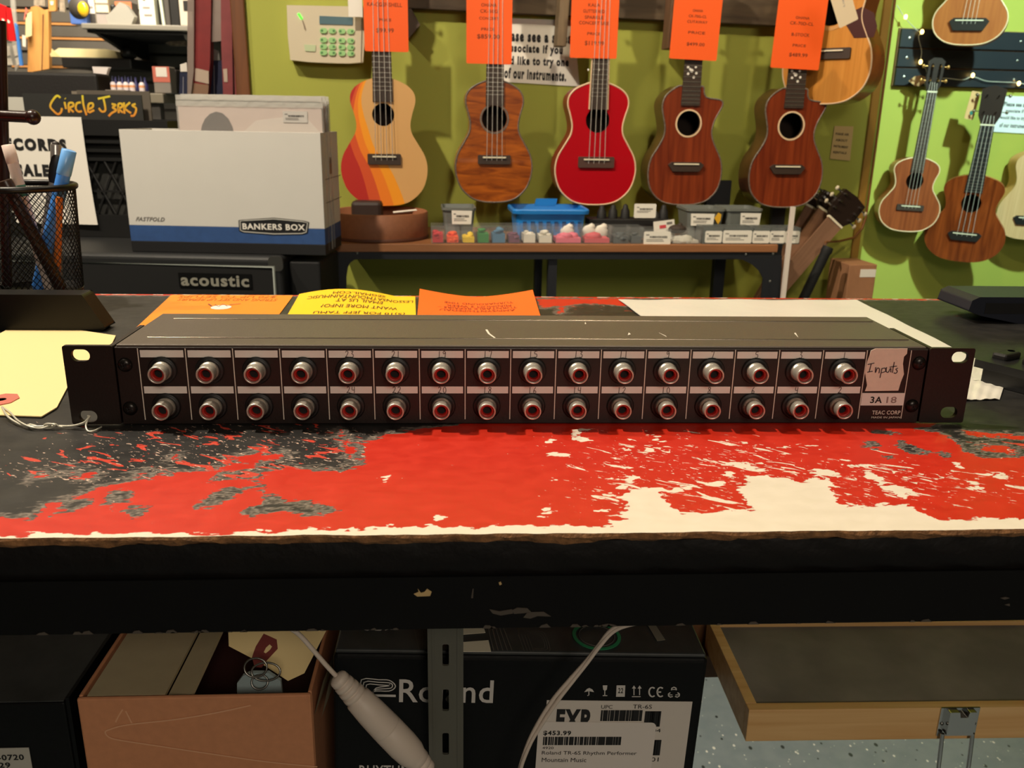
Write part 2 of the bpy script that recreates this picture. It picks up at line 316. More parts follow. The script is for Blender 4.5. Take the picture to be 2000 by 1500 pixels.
def counter_material():
    m = mat('layered_counter_paint', (30, 28, 27), .42); nt = m.node_tree; B = nt.nodes['Principled BSDF']; L = nt.links.new
    def N(t, **k):
        n = nt.nodes.new(t)
        for a, v in k.items(): setattr(n, a, v)
        return n
    tc = N('ShaderNodeTexCoord')
    def noise(sc, stretch=(1,1,1), det=4, rot=0, dist=0.):
        mp = N('ShaderNodeMapping', vector_type='TEXTURE'); mp.inputs['Scale'].default_value = tuple(1/q for q in stretch); mp.inputs['Rotation'].default_value = (0, 0, rot); L(tc.outputs['Object'], mp.inputs[0])
        n = N('ShaderNodeTexNoise'); n.inputs['Scale'].default_value = sc; n.inputs['Detail'].default_value = det; n.inputs['Distortion'].default_value = dist; L(mp.outputs[0], n.inputs['Vector']); return n.outputs[0]
    def mth(op, a, b=None, c=None):
        n = N('ShaderNodeMath', operation=op)
        for i, v in enumerate((a, b, c)):
            if v is None: continue
            if isinstance(v, (int, float)): n.inputs[i].default_value = v
            else: L(v, n.inputs[i])
        return n.outputs[0]
    def attr(nm): return N('ShaderNodeAttribute', attribute_name=nm).outputs['Fac']
    def step(v, w=.00015): return mth('MULTIPLY_ADD', v, 1/(2*w), .5)
    def clamp(v):
        n = N('ShaderNodeClamp'); L(v, n.inputs[0]); return n.outputs[0]
    def cen(v, amp): return mth('MULTIPLY', mth('SUBTRACT', v, .5), amp)
    def mix(f, a, c):
        n = N('ShaderNodeMix', data_type='RGBA'); L(f, n.inputs['Factor'])
        for k, v in (('A', a), ('B', c)):
            if isinstance(v, tuple): n.inputs[k].default_value = (*lin(v), 1)
            else: L(v, n.inputs[k])
        return n.outputs['Result']
    def ramp(v, c0, c1, p0=.3, p1=.7):
        r = N('ShaderNodeValToRGB'); e = r.color_ramp.elements; e[0].position = p0; e[1].position = p1; e[0].color = (*lin(c0), 1); e[1].color = (*lin(c1), 1); L(v, r.inputs[0]); return r.outputs[0]
    db, dw, wr = attr('black_layer'), attr('white_layer'), attr('wear')
    n1 = noise(90, (1, 1.5, 1), 6, 0, .4); n2 = noise(260, (.7, 1.6, 1), 4, .12); n3 = noise(420, (.55, 1.6, 1), 6, -.55, .8); n4 = noise(700, (.55, 1.5, 1), 2, .3); n5 = noise(130, (.5, 1.5, 1), 8, -.5, .9)
    fb = mth('ADD', mth('ADD', db, cen(n1, .012)), cen(n2, .010))
    bm = clamp(step(fb)); rim = clamp(step(mth('SUBTRACT', mth('ADD', fb, cen(n2, .012)), .0040), .0012))
    fw = mth('ADD', mth('ADD', dw, cen(n1, .014)), cen(n2, .010)); wm = clamp(step(fw))
    # chips through the red where the wear is heavy, slivers of white and red through the black
    chip = clamp(step(mth('SUBTRACT', mth('ADD', n5, mth('MULTIPLY', wr, .20)), .80), .003))
    chip2 = clamp(step(mth('SUBTRACT', mth('ADD', n3, mth('MULTIPLY', wr, .15)), .80), .003))
    wmask = mth('MAXIMUM', wm, mth('MAXIMUM', chip, chip2))
    red = ramp(n1, (186, 34, 14), (198, 41, 17)); white = ramp(n1, (220, 209, 190), (227, 216, 198))
    blk = ramp(noise(60, (1, 1, 1), 8), (26, 25, 25), (44, 42, 40)); grey = ramp(n4, (66, 60, 56), (132, 122, 112), .42, .62)
    c = mix(wmask, red, white)
    sl = clamp(step(mth('SUBTRACT', mth('ADD', n3, mth('MULTIPLY', attr('flecks'), .16)), .80), .003))
    sr = clamp(step(mth('SUBTRACT', mth('ADD', n5, mth('MULTIPLY', attr('flecks'), .19)), .79), .003))
    dark = mix(rim, grey, blk); dark = mix(sr, dark, (196, 62, 44)); dark = mix(sl, dark, (206, 176, 158))
    c = mix(bm, c, dark)
    # scuffed brown where the laminate edge has broken away
    L(c, B.inputs['Base Color'])
    rg = N('ShaderNodeMapRange'); L(n1, rg.inputs[0]); rg.inputs['To Min'].default_value = .34; rg.inputs['To Max'].default_value = .52; L(rg.outputs[0], B.inputs['Roughness'])
    bp = N('ShaderNodeBump'); bp.inputs['Strength'].default_value = .5; bp.inputs['Distance'].default_value = .0006
    L(mth('ADD', mth('MULTIPLY', bm, .7), mth('SUBTRACT', 1.0, wmask)), bp.inputs['Height']); L(bp.outputs[0], B.inputs['Normal'])
    return m
CNTM = counter_material(); BLKP = mat('black_counter_edge_paint', (11, 7, 6), .6, spec=.25, noise=.4, nscale=60, bump=.6, bscale=160)
nx, ny = 438, 120; xs = np.linspace(CX0, CX1, nx); ys = np.linspace(YF, YB, ny)
rg = np.random.default_rng(3); jag = np.convolve(rg.normal(0, 1, nx+8), np.ones(5)/5, 'same')[4:-4]*.0011
X, Y = np.meshgrid(xs, ys); Y = Y.copy(); Y[0] += np.abs(jag)
XY = np.stack([X.ravel(), Y.ravel()], 1)
db = np.max([sdf(XY, p) for p in BLK], 0); db = np.minimum(db, -np.max([sdf(XY, p) for p in REDP], 0)); dw = np.max([sdf(XY, p) for p in WHT], 0)
db = np.minimum(db, .3425 - XY[:, 1]); dw = np.maximum(dw, XY[:, 1] - .3468)
def blob(px, py, sx, sy):
    c = atZ(px, py, CT); return np.exp(-((XY[:, 0]-c.x)/sx)**2 - ((XY[:, 1]-c.y)/sy)**2)
wear = np.clip(.9*blob(1450, 945, .075, .03) + .75*blob(1780, 950, .11, .03) + .15*blob(1150, 880, .09, .04) + .50*blob(1370, 890, .06, .025) + .3*blob(1500, 860, .2, .05) + .5*blob(1220, 1000, .05, .02) + .12, 0, 1)
fleck = np.clip(.55*blob(330, 850, .08, .03) + 1.0*blob(560, 865, .09, .03) + .9*blob(430, 920, .12, .02) + .3*blob(100, 920, .08, .03) + .8*blob(1930, 860, .06, .03) + .6*blob(1120, 598, .1, .03) + .1, 0, 1)
b = MB(); b.add([(x, y-YF, 0) for x, y in XY], [(j*nx+i, j*nx+i+1, (j+1)*nx+i+1, (j+1)*nx+i) for j in range(ny-1) for i in range(nx-1)], CNTM)
ztop = -.0012; k0 = len(b.v)
b.box(CX0, CX1, .004, YB-YF, -.018, ztop, BLKP)
top = b.build('counter_top', cnt)
for nm, arr in (('black_layer', db), ('white_layer', dw), ('wear', wear), ('flecks', fleck)):
    at = top.data.attributes.new(nm, 'FLOAT', 'POINT'); full = np.zeros(len(top.data.vertices), np.float32); full[:len(arr)] = arr; at.data.foreach_set('value', full)
# ragged broken laminate edge
EDGE = mat('broken_laminate_edge', (128, 88, 52), .85, noise=.45, nscale=220, bump=.9, bscale=500); b = MB()
jz = np.convolve(rg.normal(0, 1, nx+8), np.ones(3)/3, 'same')[4:-4]
rows = []
for j, (dy, dz) in enumerate(((0, 0), (-.0006, -.0012), (-.0002, -.0026), (.0012, -.0042))):
    r = np.convolve(rg.normal(0, 1, nx+8), np.ones(3)/3, 'same')[4:-4]
    rows.append([(xs[i], abs(jag[i]) + dy + (r[i]*.0005 if j else 0), dz + (r[i]*.0007 if j else 0)) for i in range(nx)])
v = [p for r in rows for p in r]; b.add(v, [(j*nx+i, (j+1)*nx+i, (j+1)*nx+i+1, j*nx+i+1) for j in range(3) for i in range(nx-1)], EDGE); b.build('chipped_edge', cnt, label='ragged brown broken laminate edge')
# upper and lower front boards
b = MB(); n_ = 220
def board(u, v): return (CX0+(CX1-CX0)*u, .0012 - .0012*math.sin(v*math.pi) + .0004*math.sin(u*700)*math.sin(u*333+v*9), -.0036-.0150*v)
b.grid(board, n_, 6, BLKP); b.box(CX0, CX1, .003, .018, -.0184, -.004, BLKP); b.build('front_rail', cnt, label='black upper edge board under the chipped paint')
b = MB().box(CX0, CX1, -.0006, .020, -.0425, -.0186, mat('black_apron_board', (6, 5, 5), .6, spec=.2, noise=.2, nscale=30, bump=.25, bscale=60))
CREAM = mat('bare_wood_chip', (190, 160, 110), .8); GREYCHIP = mat('grey_scuff', (74, 66, 58), .8)
for P, m in (([(808,1160),(818,1156),(816,1150),(822,1158),(829,1156),(834,1150),(843,1156),(840,1164),(815,1165)], CREAM), ([(974,1138),(978,1136),(980,1141),(976,1143)], CREAM), ([(956,1190),(975,1194),(1000,1190),(1002,1198),(978,1202),(962,1198)], GREYCHIP), ([(1000,1192),(1010,1187),(1030,1188),(1038,1196),(1004,1199)], GREYCHIP), ([(1954,1168),(1964,1166),(1972,1168),(1962,1171)], GREYCHIP), ([(1962,1181),(1972,1179),(1972,1184)], GREYCHIP), ([(1022,1206),(1030,1196),(1062,1195),(1076,1204),(1050,1203),(1036,1208)], GREYCHIP), ([(920,1168),(923,1150),(925,1150),(924,1168)], GREYCHIP)):
    Q = [atY(x, y, YF-.0008) for x, y in P]; b.prism([(q.x, q.z-CT) for q in Q], 0, .0003, m, Matrix(((1,0,0,0),(0,0,-1,-.0006),(0,1,0,0),(0,0,0,1))))
rr = random.Random(5)
for i in range(150):
    x = CX0 + (CX1-CX0)*rr.random(); s_ = rr.uniform(.0006, .0022); z_ = -.0425
    b.prism([(x-s_, z_), (x+s_*1.4, z_), (x+s_*.6, z_+s_*rr.uniform(.3, .9)), (x-s_*.5, z_+s_*rr.uniform(.2, .8))], 0, .0003, GREYCHIP, Matrix(((1,0,0,0),(0,0,-1,-.0006),(0,1,0,0),(0,0,0,1))))
b.build('apron_board', cnt, label='smooth black lower edge board with a few chips')
b = MB()
for x in (-.74, .89):
    for y in (.03, YB-YF-.07): b.box(x-.02, x+.02, y, y+.04, -CT, -.018, DARKMETAL)
    b.build('counter_leg', cnt); b = MB()

# ================================================================ the patch bay
PB = thing('rack_patch_bay', 'slim black rack patch bay with two rows of red phono sockets on the counter', 'patch bay', (0, 0, CT))
H = .0437; HB = .216; HW = .2413; DP = .0742
ANOD = mat('black_anodised_panel', (33, 24, 21), .42, spec=.4, bump=.12, bscale=900); TOPM = mat('dark_grey_top_cover', (94, 84, 75), .42, .25, bump=.15, bscale=1200)
LINE = mat('white_silkscreen', (225, 215, 200), .6); STRIP = mat('white_label_strip', (228, 222, 214), .55); PENCIL = mat('pencil_mark', (108, 96, 92), .8)
def f0(px, py, off=0.):
    q = atY(px, py, -off); return q.x, q.z - CT
MB().box(-HB, HB, .0015, DP, .0006, H-.0012, ANOD).build('chassis', PB, bevel=.0006)
MB().box(-HB+.001, HB-.001, .0008, DP, H-.0014, H, TOPM).build('top_cover', PB, bevel=.0006, label='dark grey metal top cover')
for y in (f0(262, 660)[0]*0 + .0155, .0600):
    MB().tube([(-HB+.012, y, H), (HB-.004, y, H)], .0005, mat('glint_cover_ridge', (150, 138, 124), .22, .9), 8).build('cover_ridge', PB, label='ridge across the cover with a glint in its colour')  # bright metal colour stands in for light glinting along the ridges
b = MB()
for P in ([(948,644),(952,644),(957,652),(968,660),(966,661),(953,652)], [(1551,651),(1554,650),(1559,659)], [(1143,629),(1145,633),(1142,633)], [(1226,655),(1228,650),(1232,653)], [(1287,650),(1302,658),(1300,656)]):
    Q = [atZ(x, y, CT+H) for x, y in P]; b.prism([(q.x, q.y) for q in Q], H, H+.00015, LINE)
b.build('scratch_marks', PB, label='pale scratches on the cover')
MB().box(-HB+.0005, HB-.0005, -.0004, .0015, .0006, H-.0012, ANOD).build('face_panel', PB, bevel=.0003)
# ears with slotted holes
def slot(cx, cz, w, h): return rrect(cx-w/2, cx+w/2, cz-h/2, cz+h/2, h/2-1e-5, 6)
FZ = Matrix(((1,0,0,0),(0,0,-1,0),(0,1,0,0),(0,0,0,1)))
for s, hs in ((-1, ((159,693),(174,812))), (1, ((1873,697),(1851,804)))):
    out = rrect(min(s*HB, s*HW), max(s*HB, s*HW), .0008, H-.0002, .0012, 3)
    holes = [slot(*f0(*h), .0095, .0064) for h in hs]
    b = MB().shape([out]+holes, .0026, ANOD, FZ); b.box(min(s*HB, s*(HB+.0025)), max(s*HB, s*(HB+.0025)), .0, .046, .001, H-.0004, ANOD)
    b.build('rack_ear', PB)
# silkscreen dividers
xd0 = f0(269, 681)[0]; xd1 = f0(1694, 681)[0]; pit = (xd1-xd0)/16; zt = f0(1000, 682)[1]; zb = f0(1000, 818)[1]
for i in range(17): MB().box(xd0+i*pit-.00022, xd0+i*pit+.00022, -.0006, -.0003, zb, zt, LINE).build('divider_line', PB)
xl = f0(1780, 681)[0]; MB().box(xl-.0002, xl+.0002, -.0006, -.0003, zb, zt, LINE).build('divider_line', PB)
DIG = {'0': [[(.3,1),(.1,.8),(.05,.4),(.2,.05),(.45,.1),(.55,.5),(.45,.9),(.3,1)]], '1': [[(.3,1),(.25,0)]], '2': [[(.05,.8),(.25,1),(.5,.9),(.45,.6),(.2,.25),(0,.05),(.3,.1),(.65,.0)]], '3': [[(.1,.95),(.5,.95),(.25,.6),(.5,.45),(.5,.15),(.25,0),(0,.1)]],
       '4': [[(.1,1),(.05,.5),(.5,.5)], [(.5,1),(.45,0)]], '5': [[(.6,1),(.15,.95),(.1,.6),(.45,.55),(.5,.2),(.2,0),(0,.1)]], '6': [[(.45,1),(.1,.5),(.1,.1),(.35,0),(.5,.25),(.3,.45),(.1,.3)]], '7': [[(.05,.95),(.55,1),(.3,0)]], '8': [[(.5,.9),(.2,1),(.1,.75),(.45,.4),(.4,.05),(.15,0),(.05,.25),(.45,.65),(.5,.9)]], '9': [[(.5,.75),(.3,1),(.05,.8),(.2,.55),(.5,.75),(.45,.3),(.4,0)]]}
JM = mat('nickel_socket', (206, 200, 188), .34, .7); JR = mat('red_socket_insulator', (158, 30, 22), .45); HOLE = mat('dark_void', (8, 7, 7), .8); NUT = mat('black_socket_base', (14, 13, 13), .5)
zs = (f0(1000, 692)[1], f0(1000, 761)[1]); sh = abs(f0(1000, 685)[1]-f0(1000, 698.5)[1])
jz_ = (f0(1043, 722)[1]-.0004, f0(1043, 791)[1]-.0004)
jack = None
for row in range(2):
    for i in range(16):
        cx = xd0 + (i+.5)*pit; num = 31-2*i+row if False else (2*(16-i)-1 if row == 0 else 2*(16-i))
        b = MB().box(cx-pit*.455, cx+pit*.455, -.00065, -.0003, zs[row]-sh/2, zs[row]+sh/2, STRIP); lab = b.build('label_strip', PB)
        if num <= 24:
            b = MB(); h = sh*.92; w0 = h*.66; n = len(str(num)); x0 = cx - n*w0/2
            for k, ch in enumerate(str(num)):
                for st in DIG[ch]: b.ribbon([(x0+k*w0*1.15+p_[0]*h*.8, zs[row]-h*.5+p_[1]*h + .0002*math.sin(num*3)) for p_ in catmull(st, 4)], .00042, PENCIL, FZ, .0007)
            b.build('pencil_number', lab, label='pencilled number %d' % num)
        if jack is None:
            jack = MB().lathe([(.0074,0),(.0074,.0008),(.0066,.0011),(.0055,.0011),(.0055,.0012)], NUT, axisM((0,0,0),(0,-1,0)), 24).build('socket', PB)
            MB().lathe([(.0050,.0008),(.0050,.0026),(.0046,.0030),(.0044,.0040),(.0046,.0046),(.0046,.0092),(.0044,.0100),(.0038,.0100),(.0036,.0096),(.0036,.0060)], JM, axisM((0,0,0),(0,-1,0)), 28, cap=False).build('barrel', jack, label='nickel outer barrel')
            MB().lathe([(.0037,.0070),(.0036,.0082),(.0030,.0084),(.0024,.0080),(.0023,.0050)], JR, axisM((0,0,0),(0,-1,0)), 24, cap=False).build('insulator', jack, label='red plastic insulator ring')
            MB().lathe([(.0023,.0056),(1e-7,.0055)], HOLE, axisM((0,0,0),(0,-1,0)), 20).build('centre_hole', jack, label='dark centre hole')
            j = jack
        else: j = dup(jack, PB)
        j.location = (cx - .0004, -.0004, jz_[row])
SCRM = mat('black_screw', (40, 36, 34), .3, .7)
for px, py in ((245,712),(255,797),(1794,709),(1780,792)):
    x, z = f0(px, py); b = MB().lathe([(.0038,0),(.0036,.0008),(.0024,.0018),(.0008,.0021),(1e-7,.0021)], SCRM, axisM((x,-.0004,z),(0,-1,0)), 20)
    for a in (0.5, 2.07): b.box(-.0015, .0015, -.0025, -.0022, -.0003, .0003, HOLE, T(x,-.0001,z) @ RY(a))
    b.build('panel_screw', PB)
TAPE = mat('masking_tape', (226, 208, 190), .75, noise=.03, nscale=500)
P = [(1700,684),(1709,680),(1771,680),(1770,690),(1764,696),(1762,710),(1764,730),(1758,745),(1753,762),(1688,763),(1692,752),(1690,738),(1688,725),(1692,706)]
Q = [f0(x, y) for x, y in P]; tp = MB().prism(Q, .0006, .0009, TAPE, FZ).build('tape_note', PB, label='torn piece of masking tape reading Inputs')
b = MB(); inp = {'I': ([(1693,711),(1706,708)], [(1700,710),(1696,725)], [(1692,726),(1703,724)]), 'n': ([(1709,716),(1708,727),(1712,718),(1716,720),(1715,728)],), 'p': ([(1721,718),(1717,737)], [(1721,719),(1727,718),(1728,724),(1720,727)]), 'u': ([(1730,716),(1729,724),(1733,726),(1738,718),(1738,726)],), 't': ([(1745,706),(1741,727)], [(1736,716),(1750,714)]), 's': ([(1752,718),(1748,720),(1751,724),(1748,728),(1744,727)],)}
for k in inp.values():
    for st in k: b.ribbon([f0(*q) for q in (catmull(st, 4) if len(st) > 2 else st)], .0005, mat('grey_pen_mark', (70, 56, 60), .7), FZ, .0011)
b.build('handwriting', tp, label='handwritten word Inputs')
x0, z0 = f0(1683, 767); x1, z1 = f0(1763, 791)
sl = MB().box(x0, x1, -.0008, -.0003, z1, z0, STRIP).build('serial_label', PB)
b = MB(); b.text('3A', .0066, .0038, INK, FZ @ T(*f0(1710, 780), .00095), .02); b.build('serial_lettering', sl, label='dark stamped characters 3A')
b = MB(); b.text('18', .0056, .0037, mat('faint_ink', (150, 128, 122), .7), FZ @ T(*f0(1740, 780), .00095), .01); b.build('serial_lettering', sl, label='faint stamped characters 18')
b = MB(); b.text('TEAC CORP', f0(1758,805)[0]-f0(1703,805)[0], .0023, LINE, FZ @ T(*f0(1730, 805), .0006), .01)
b.text('MADE IN JAPAN', f0(1757,815)[0]-f0(1701,815)[0], .0014, LINE, FZ @ T(*f0(1729, 815), .0006), .01); b.build('maker_lettering', PB, label='white printed maker lettering')

# ================================================================ on the counter
MANILA = mat('manila_card', (232, 206, 148), .65); REDRING = mat('red_paper_ring', (190, 104, 88), .7); WIRE = mat('twisted_string', (200, 196, 180), .4, .3)
def sheet(P, name, m, label, cat, z=.0004, th=.0003, parent=None, group=None):
    Q = [atZ(x, y, CT+z) for x, y in P]; c = sum(Q, Vector())/len(Q); c.z = CT
    b = MB().prism([(q.x-c.x, q.y-c.y) for q in Q], z-th, z, m); return tag(b.build(name, loc=c), label, cat, group)
tg = thing('manila_tag', 'blank manila tag lying beside the left rack ear', 'tag', atZ(60, 760, CT))
Q = [atZ(x, y, CT+.0012) for x, y in ((42,628),(226,655),(205,700),(131,757),(111,795),(81,813),(-70,808),(-150,760),(-90,700))]; c = ROOT[tg.name].translation
MB().prism([(q.x-c.x, q.y-c.y) for q in Q], .0006, .0012, MANILA).build('tag_card', tg)
h = atZ(2, 781, CT+.0014)-c; MB().shape([[(h.x+.0082*math.cos(a*.785+.3)*1.1, h.y+.0082*math.sin(a*.785+.3)*1.4) for a in range(8)], circ(h.x, h.y, .0028)], .0004, REDRING, T(0, 0, .0015)).build('reinforcing_ring', tg, label='red reinforcing ring')
MB().lathe([(1e-7,0),(.0028,0)], HOLE, T(h.x, h.y, .00135), 20).build('tag_hole', tg, label='dark punched hole')
def px_tube(P, Z, r, b, m, n=7):
    b.tube(catmull([atZ(x, y, CT+z) - b.o for (x, y), z in zip(P, Z)], 6), r, m, n)
b = MB(); b.o = atZ(90, 830, CT)
px_tube([(4,795),(14,812),(30,824),(50,832),(80,833),(110,832),(140,832),(165,825),(176,812)], [.002,.003,.002,.0015,.0014,.0014,.002,.004,.0072], .0006, b, WIRE)
px_tube([(4,795),(20,806),(36,822),(60,834),(84,836),(105,828),(120,834),(150,830),(170,824),(172,812)], [.002,.002,.003,.002,.0012,.003,.0012,.002,.003,.0072], .0005, b, WIRE)
px_tube([(176,812),(168,830),(172,842),(185,841),(198,834)], [.007,.003,.001,.001,.001], .0005, b, WIRE)
px_tube([(84,833),(92,828),(108,830),(100,836),(86,836)], [.001,.003,.003,.001,.001], .0006, b, WIRE); px_tube([(55,830),(62,836),(70,832),(58,829)], [.001]*4, .0006, b, WIRE)
tag(b.build('tag_string', loc=b.o), 'knotted grey string tying the manila tag to the rack ear', 'string')
ORD = mat('amber_paper', (246, 140, 28), .45); YEL = mat('yellow_paper', (250, 196, 20), .6); ORG = mat('orange_paper', (250, 104, 16), .6); BROWNINK = mat('brown_ink', (96, 62, 14), .8); ORINK = mat('dark_orange_ink', (150, 52, 10), .8)
UD = lambda x, y, z: T(x, y, z) @ RZ(math.pi)
root_drape = {}
def flat_sheet(name, m, label, corners, curl, cat='paper sheet'):
    """corners far-left, far-right, near-right, near-left as picture points on the counter; curl(u,v) lifts it"""
    FL, FR_, NR, NL = [atZ(x, y, CT) for x, y in corners]; c = (FL+FR_+NR+NL)/4
    root = thing(name, label, cat, (c.x, c.y, CT))
    def pt(u, v, dz=0.): 
        q = (NL*(1-u)+NR*u)*(1-v) + (FL*(1-u)+FR_*u)*v - c; return (q.x, q.y, .0006 + curl(u, v) + dz)
    b = MB().grid(lambda u, v: pt(u, v), 24, 16, m); b.grid(lambda u, v: pt(1-u, v, -.0003), 24, 16, m); b.build('paper', root)
    def drape(b):
        for i, (x, y, z) in enumerate(b.v):
            v = (y+c.y-NL.y)/(FL.y-NL.y); l = NL.x+(FL.x-NL.x)*v; rr_ = NR.x+(FR_.x-NR.x)*v; u = (x+c.x-l)/(rr_-l); b.v[i] = (x, y, .0006+curl(u, v)+.0004)
    root_drape[root.name] = drape; return root, pt
def near(x, y, x2, y2, Yn=.078):     # where the picture line (x,y)-(x2,y2) on the counter meets depth Yn
    a = atZ(x, y, CT); e = atZ(x2, y2, CT); t = (Yn-a.y)/(e.y-a.y); return a + (e-a)*t
def proj(p):
    d = Vector(p)-CAM; z = d.dot(_f); return 1000+FPX*d.dot(_rt)/z, 750-FPX*d.dot(_up)/z
n1 = proj(near(335, 576, 272, 635)); n2 = proj(near(573, 578, 547, 613))
r_, pt = flat_sheet('amber_flyer', ORD, 'glossy amber flyer with a white blot, leftmost of the papers behind the patch bay', [(335,577),(573,578),n2,n1], lambda u, v: 0)
b = MB(); w = atZ(432, 602, CT)-r_.location
b.prism(circ(0, 0, .0085, 16), 0, .0002, WHITE, T(w.x, w.y, .0007) @ Matrix.Diagonal((1, 1, 1, 1))); b.build('white_blot', r_)
b = MB(); sq = [(407,596),(414,600),(420,597),(427,601),(436,596),(444,600),(452,597),(470,595)]
b.ribbon([(atZ(x, y, CT)-r_.location)[:2] for x, y in sq], .0012, mat('purple_ink', (110, 50, 60), .8), T(0,0,.0011))
b.build('scribble', r_)
b = MB()
for py, s_, w_ in ((587,'ASSEMBLIES','x'),(581,'DEALERS','x')):
    q = atZ(445, py, CT)-r_.location; b.text('STRING AND SET UP REPAIRS' if py == 587 else '$70 UP TO SETUPS', .085, .010, mat('amber_ink', (178, 92, 20), .8), UD(q.x, q.y, .0008), 0)
b.build('lettering', r_)
n1 = proj(near(585, 580, 564, 613)); n2 = proj(near(811, 580, 812, 613))
r_, pt = flat_sheet('yellow_flyer', YEL, 'yellow lessons flyer curling up at its far edge', [(585,580),(811,580),n2,n1], lambda u, v: .024*max(0, v-.62)**1.3*math.sin(math.pi*min(1, u*1.08+.1)))
b = MB()
for s_, w, py in (('@GMAIL.COM', .046, 583), ('LESSONSATMOUNTAINMUSIC', .092, 588.5), ('EMAIL US AT', .040, 594), ('WANT MORE INFO?', .064, 602.5), ('(5)10 FOR JEFF TAMU', .075, 612)):
    q = atZ(702 if py != 588.5 else 704, py, CT+.001)-r_.location; b.text(s_, w, .0095, BROWNINK, UD(q.x, q.y, .0012), .0)
root_drape[r_.name](b); b.build('lettering', r_)
n1 = proj(near(820, 579, 816, 613)); n2 = proj(near(1040, 582, 1052, 613))
r_, pt = flat_sheet('orange_flyer', ORG, 'orange repairs flyer with both far corners curled up', [(820,580),(1040,582),n2,n1], lambda u, v: .020*max(0, v-.5)**1.5*(abs(2*u-1)**1.5))
b = MB()
for s_, w, py, px in (('TURNAROUND TIME', .060, 594, 935), ('MINIMUM 2 WEEK', .056, 599, 935), ('TURNTABLE REPAIRS \u2013', .068, 603, 932), ('AMP/SYNTH/PEDAL/', .064, 607.5, 932)):
    q = atZ(px, py, CT+.001)-r_.location; b.text(s_, w, .0065, ORINK, UD(q.x, q.y, .0012), .0)
root_drape[r_.name](b); b.build('lettering', r_)
BAG = mat('white_plastic_bag', (225, 220, 208), .35, bump=.5, bscale=60)
def crumple(u, v): return .0010*(1+math.sin(u*17+v*9)*math.sin(u*7-v*13+1))*.5
n1 = proj(near(1207, 587, 1243, 613)); n2 = proj(near(1672, 588, 1838, 670))
flat_sheet('white_plastic_sheet', BAG, 'white plastic sheet lying flat behind the right half of the patch bay', [(1207,587),(1672,588),n2,n1], crumple, 'sheet')
flat_sheet('white_slip', BAG, 'small white slip partly under the black keypad', [(1880,712),(1975,712),(1952,782),(1880,784)], crumple, 'slip')
# black devices at the right end
NAVY = mat('dark_navy_plastic', (28, 32, 44), .4); DEV = mat('matte_black_device', (20, 20, 21), .42)
q0 = atY(1897, 575, .245); dv = thing('black_terminal', 'thick dark terminal standing at the far right end of the counter', 'device', (q0.x, .245, CT))
prof = [(0,.0105),(.002,.0195),(.008,.0225),(.24,.0225),(.24,.0),(.045,.0),(.012,.0065)]
b = MB().prism(prof, -.05, 0, NAVY, FZ); b.build('terminal_body', dv, bevel=.0015, seg=3)
MB().box(.014, .23, -.0004, 0, .0085, .0175, DEV).build('front_strip', dv)
k0 = atY(1903, 701, .078); kp = thing('black_keypad', 'black keypad with raised keys pointing its corner at the rack ear', 'keypad', M=Matrix.Translation((k0.x, k0.y, CT)) @ RZ(math.radians(-60)))
hz = k0.z-CT
b = MB().prism([(0,0),(0,.14),(.1,.14),(.1,0)], hz-.005, hz, DEV); b.prism([(.004,.004),(.004,.136),(.096,.136),(.096,.004)], .0003, hz-.005, DEV); b.build('keypad_body', kp, bevel=.001)
for i, (x, y) in enumerate(((.004,.012),(.022,.014),(.040,.014),(.058,.014),(.076,.014),(.040,.040),(.058,.040),(.076,.040),(.040,.066),(.058,.066),(.076,.066),(.040,.092),(.058,.092),(.076,.092))):
    k = MB().box(x, x+.010, y, y+.018, hz-.0005, hz+.004, BLACK).build('key', kp, bevel=.0015)
    if i == 0: MB().lathe([(1e-7,0),(.0022,0)], mat('blue_dot', (60, 150, 190), .5), T(x+.005, y+.014, hz+.0042), 14).build('blue_mark', k, label='blue dot')
# ---- pen cup and its stand at the left end of the counter
GLOSSBLK = mat('glossy_black_plastic', (10, 9, 9), .4, spec=.3); MESHM = mat('black_wire_mesh', (20, 18, 17), .38, .3)
bs = thing('pen_stand_base', 'black desk base with a raised sloping front, under the mesh pen cup', 'base', (-.40, .205, CT))
b = MB().prism([(-.14,0),(.084,0),(.092,0),(.097,.0025),(.0825,.0279),(-.14,.0279)], -.019, 0, GLOSSBLK, FZ); b.prism([(-.14,0),(.022,0),(.020,.0105),(-.14,.0105)], -.140, -.018, GLOSSBLK, FZ); b.build('base_block', bs, bevel=.0022, seg=3)
YC = .298; rim_ = atY(145, 365, YC); R0c, R1c = .0362, .0395; cx, cy = rim_.x - R1c - .0026, YC; cz = CT+.0108
cup = thing('mesh_pen_cup', 'black wire mesh pen cup holding markers and pens', 'pen cup', (cx, cy, cz)); HC = rim_.z - cz - .003
def rad(t): return R0c + (R1c-R0c)*t
v = []; f = []; NU, NV = 52, 30
for j in range(NV+1):
    for i in range(NU):
        a = 2*math.pi*(i + .5*(j % 2))/NU; r = rad(j/NV); v.append((r*math.cos(a), r*math.sin(a), .002+HC*j/NV))
for j in range(1, NV):
    for i in range(NU):
        if j % 2: f.append((j*NU+i, (j-1)*NU+(i+1) % NU, j*NU+(i+1) % NU, (j+1)*NU+(i+1) % NU))
        else: f.append((j*NU+i, (j-1)*NU+i, j*NU+(i+1) % NU, (j+1)*NU+i))
f2 = []
for j in range(1, NV):      # diamonds: left, bottom, right, top
    for i in range(NU):
        if j % 2: L_, Rr, Bm, Tp = j*NU+(i-1) % NU, j*NU+i, (j-1)*NU+i, (j+1)*NU+i
        else: L_, Rr, Bm, Tp = j*NU+i, j*NU+(i+1) % NU, (j-1)*NU+i, (j+1)*NU+i
        f2.append((L_, Bm, Rr, Tp))
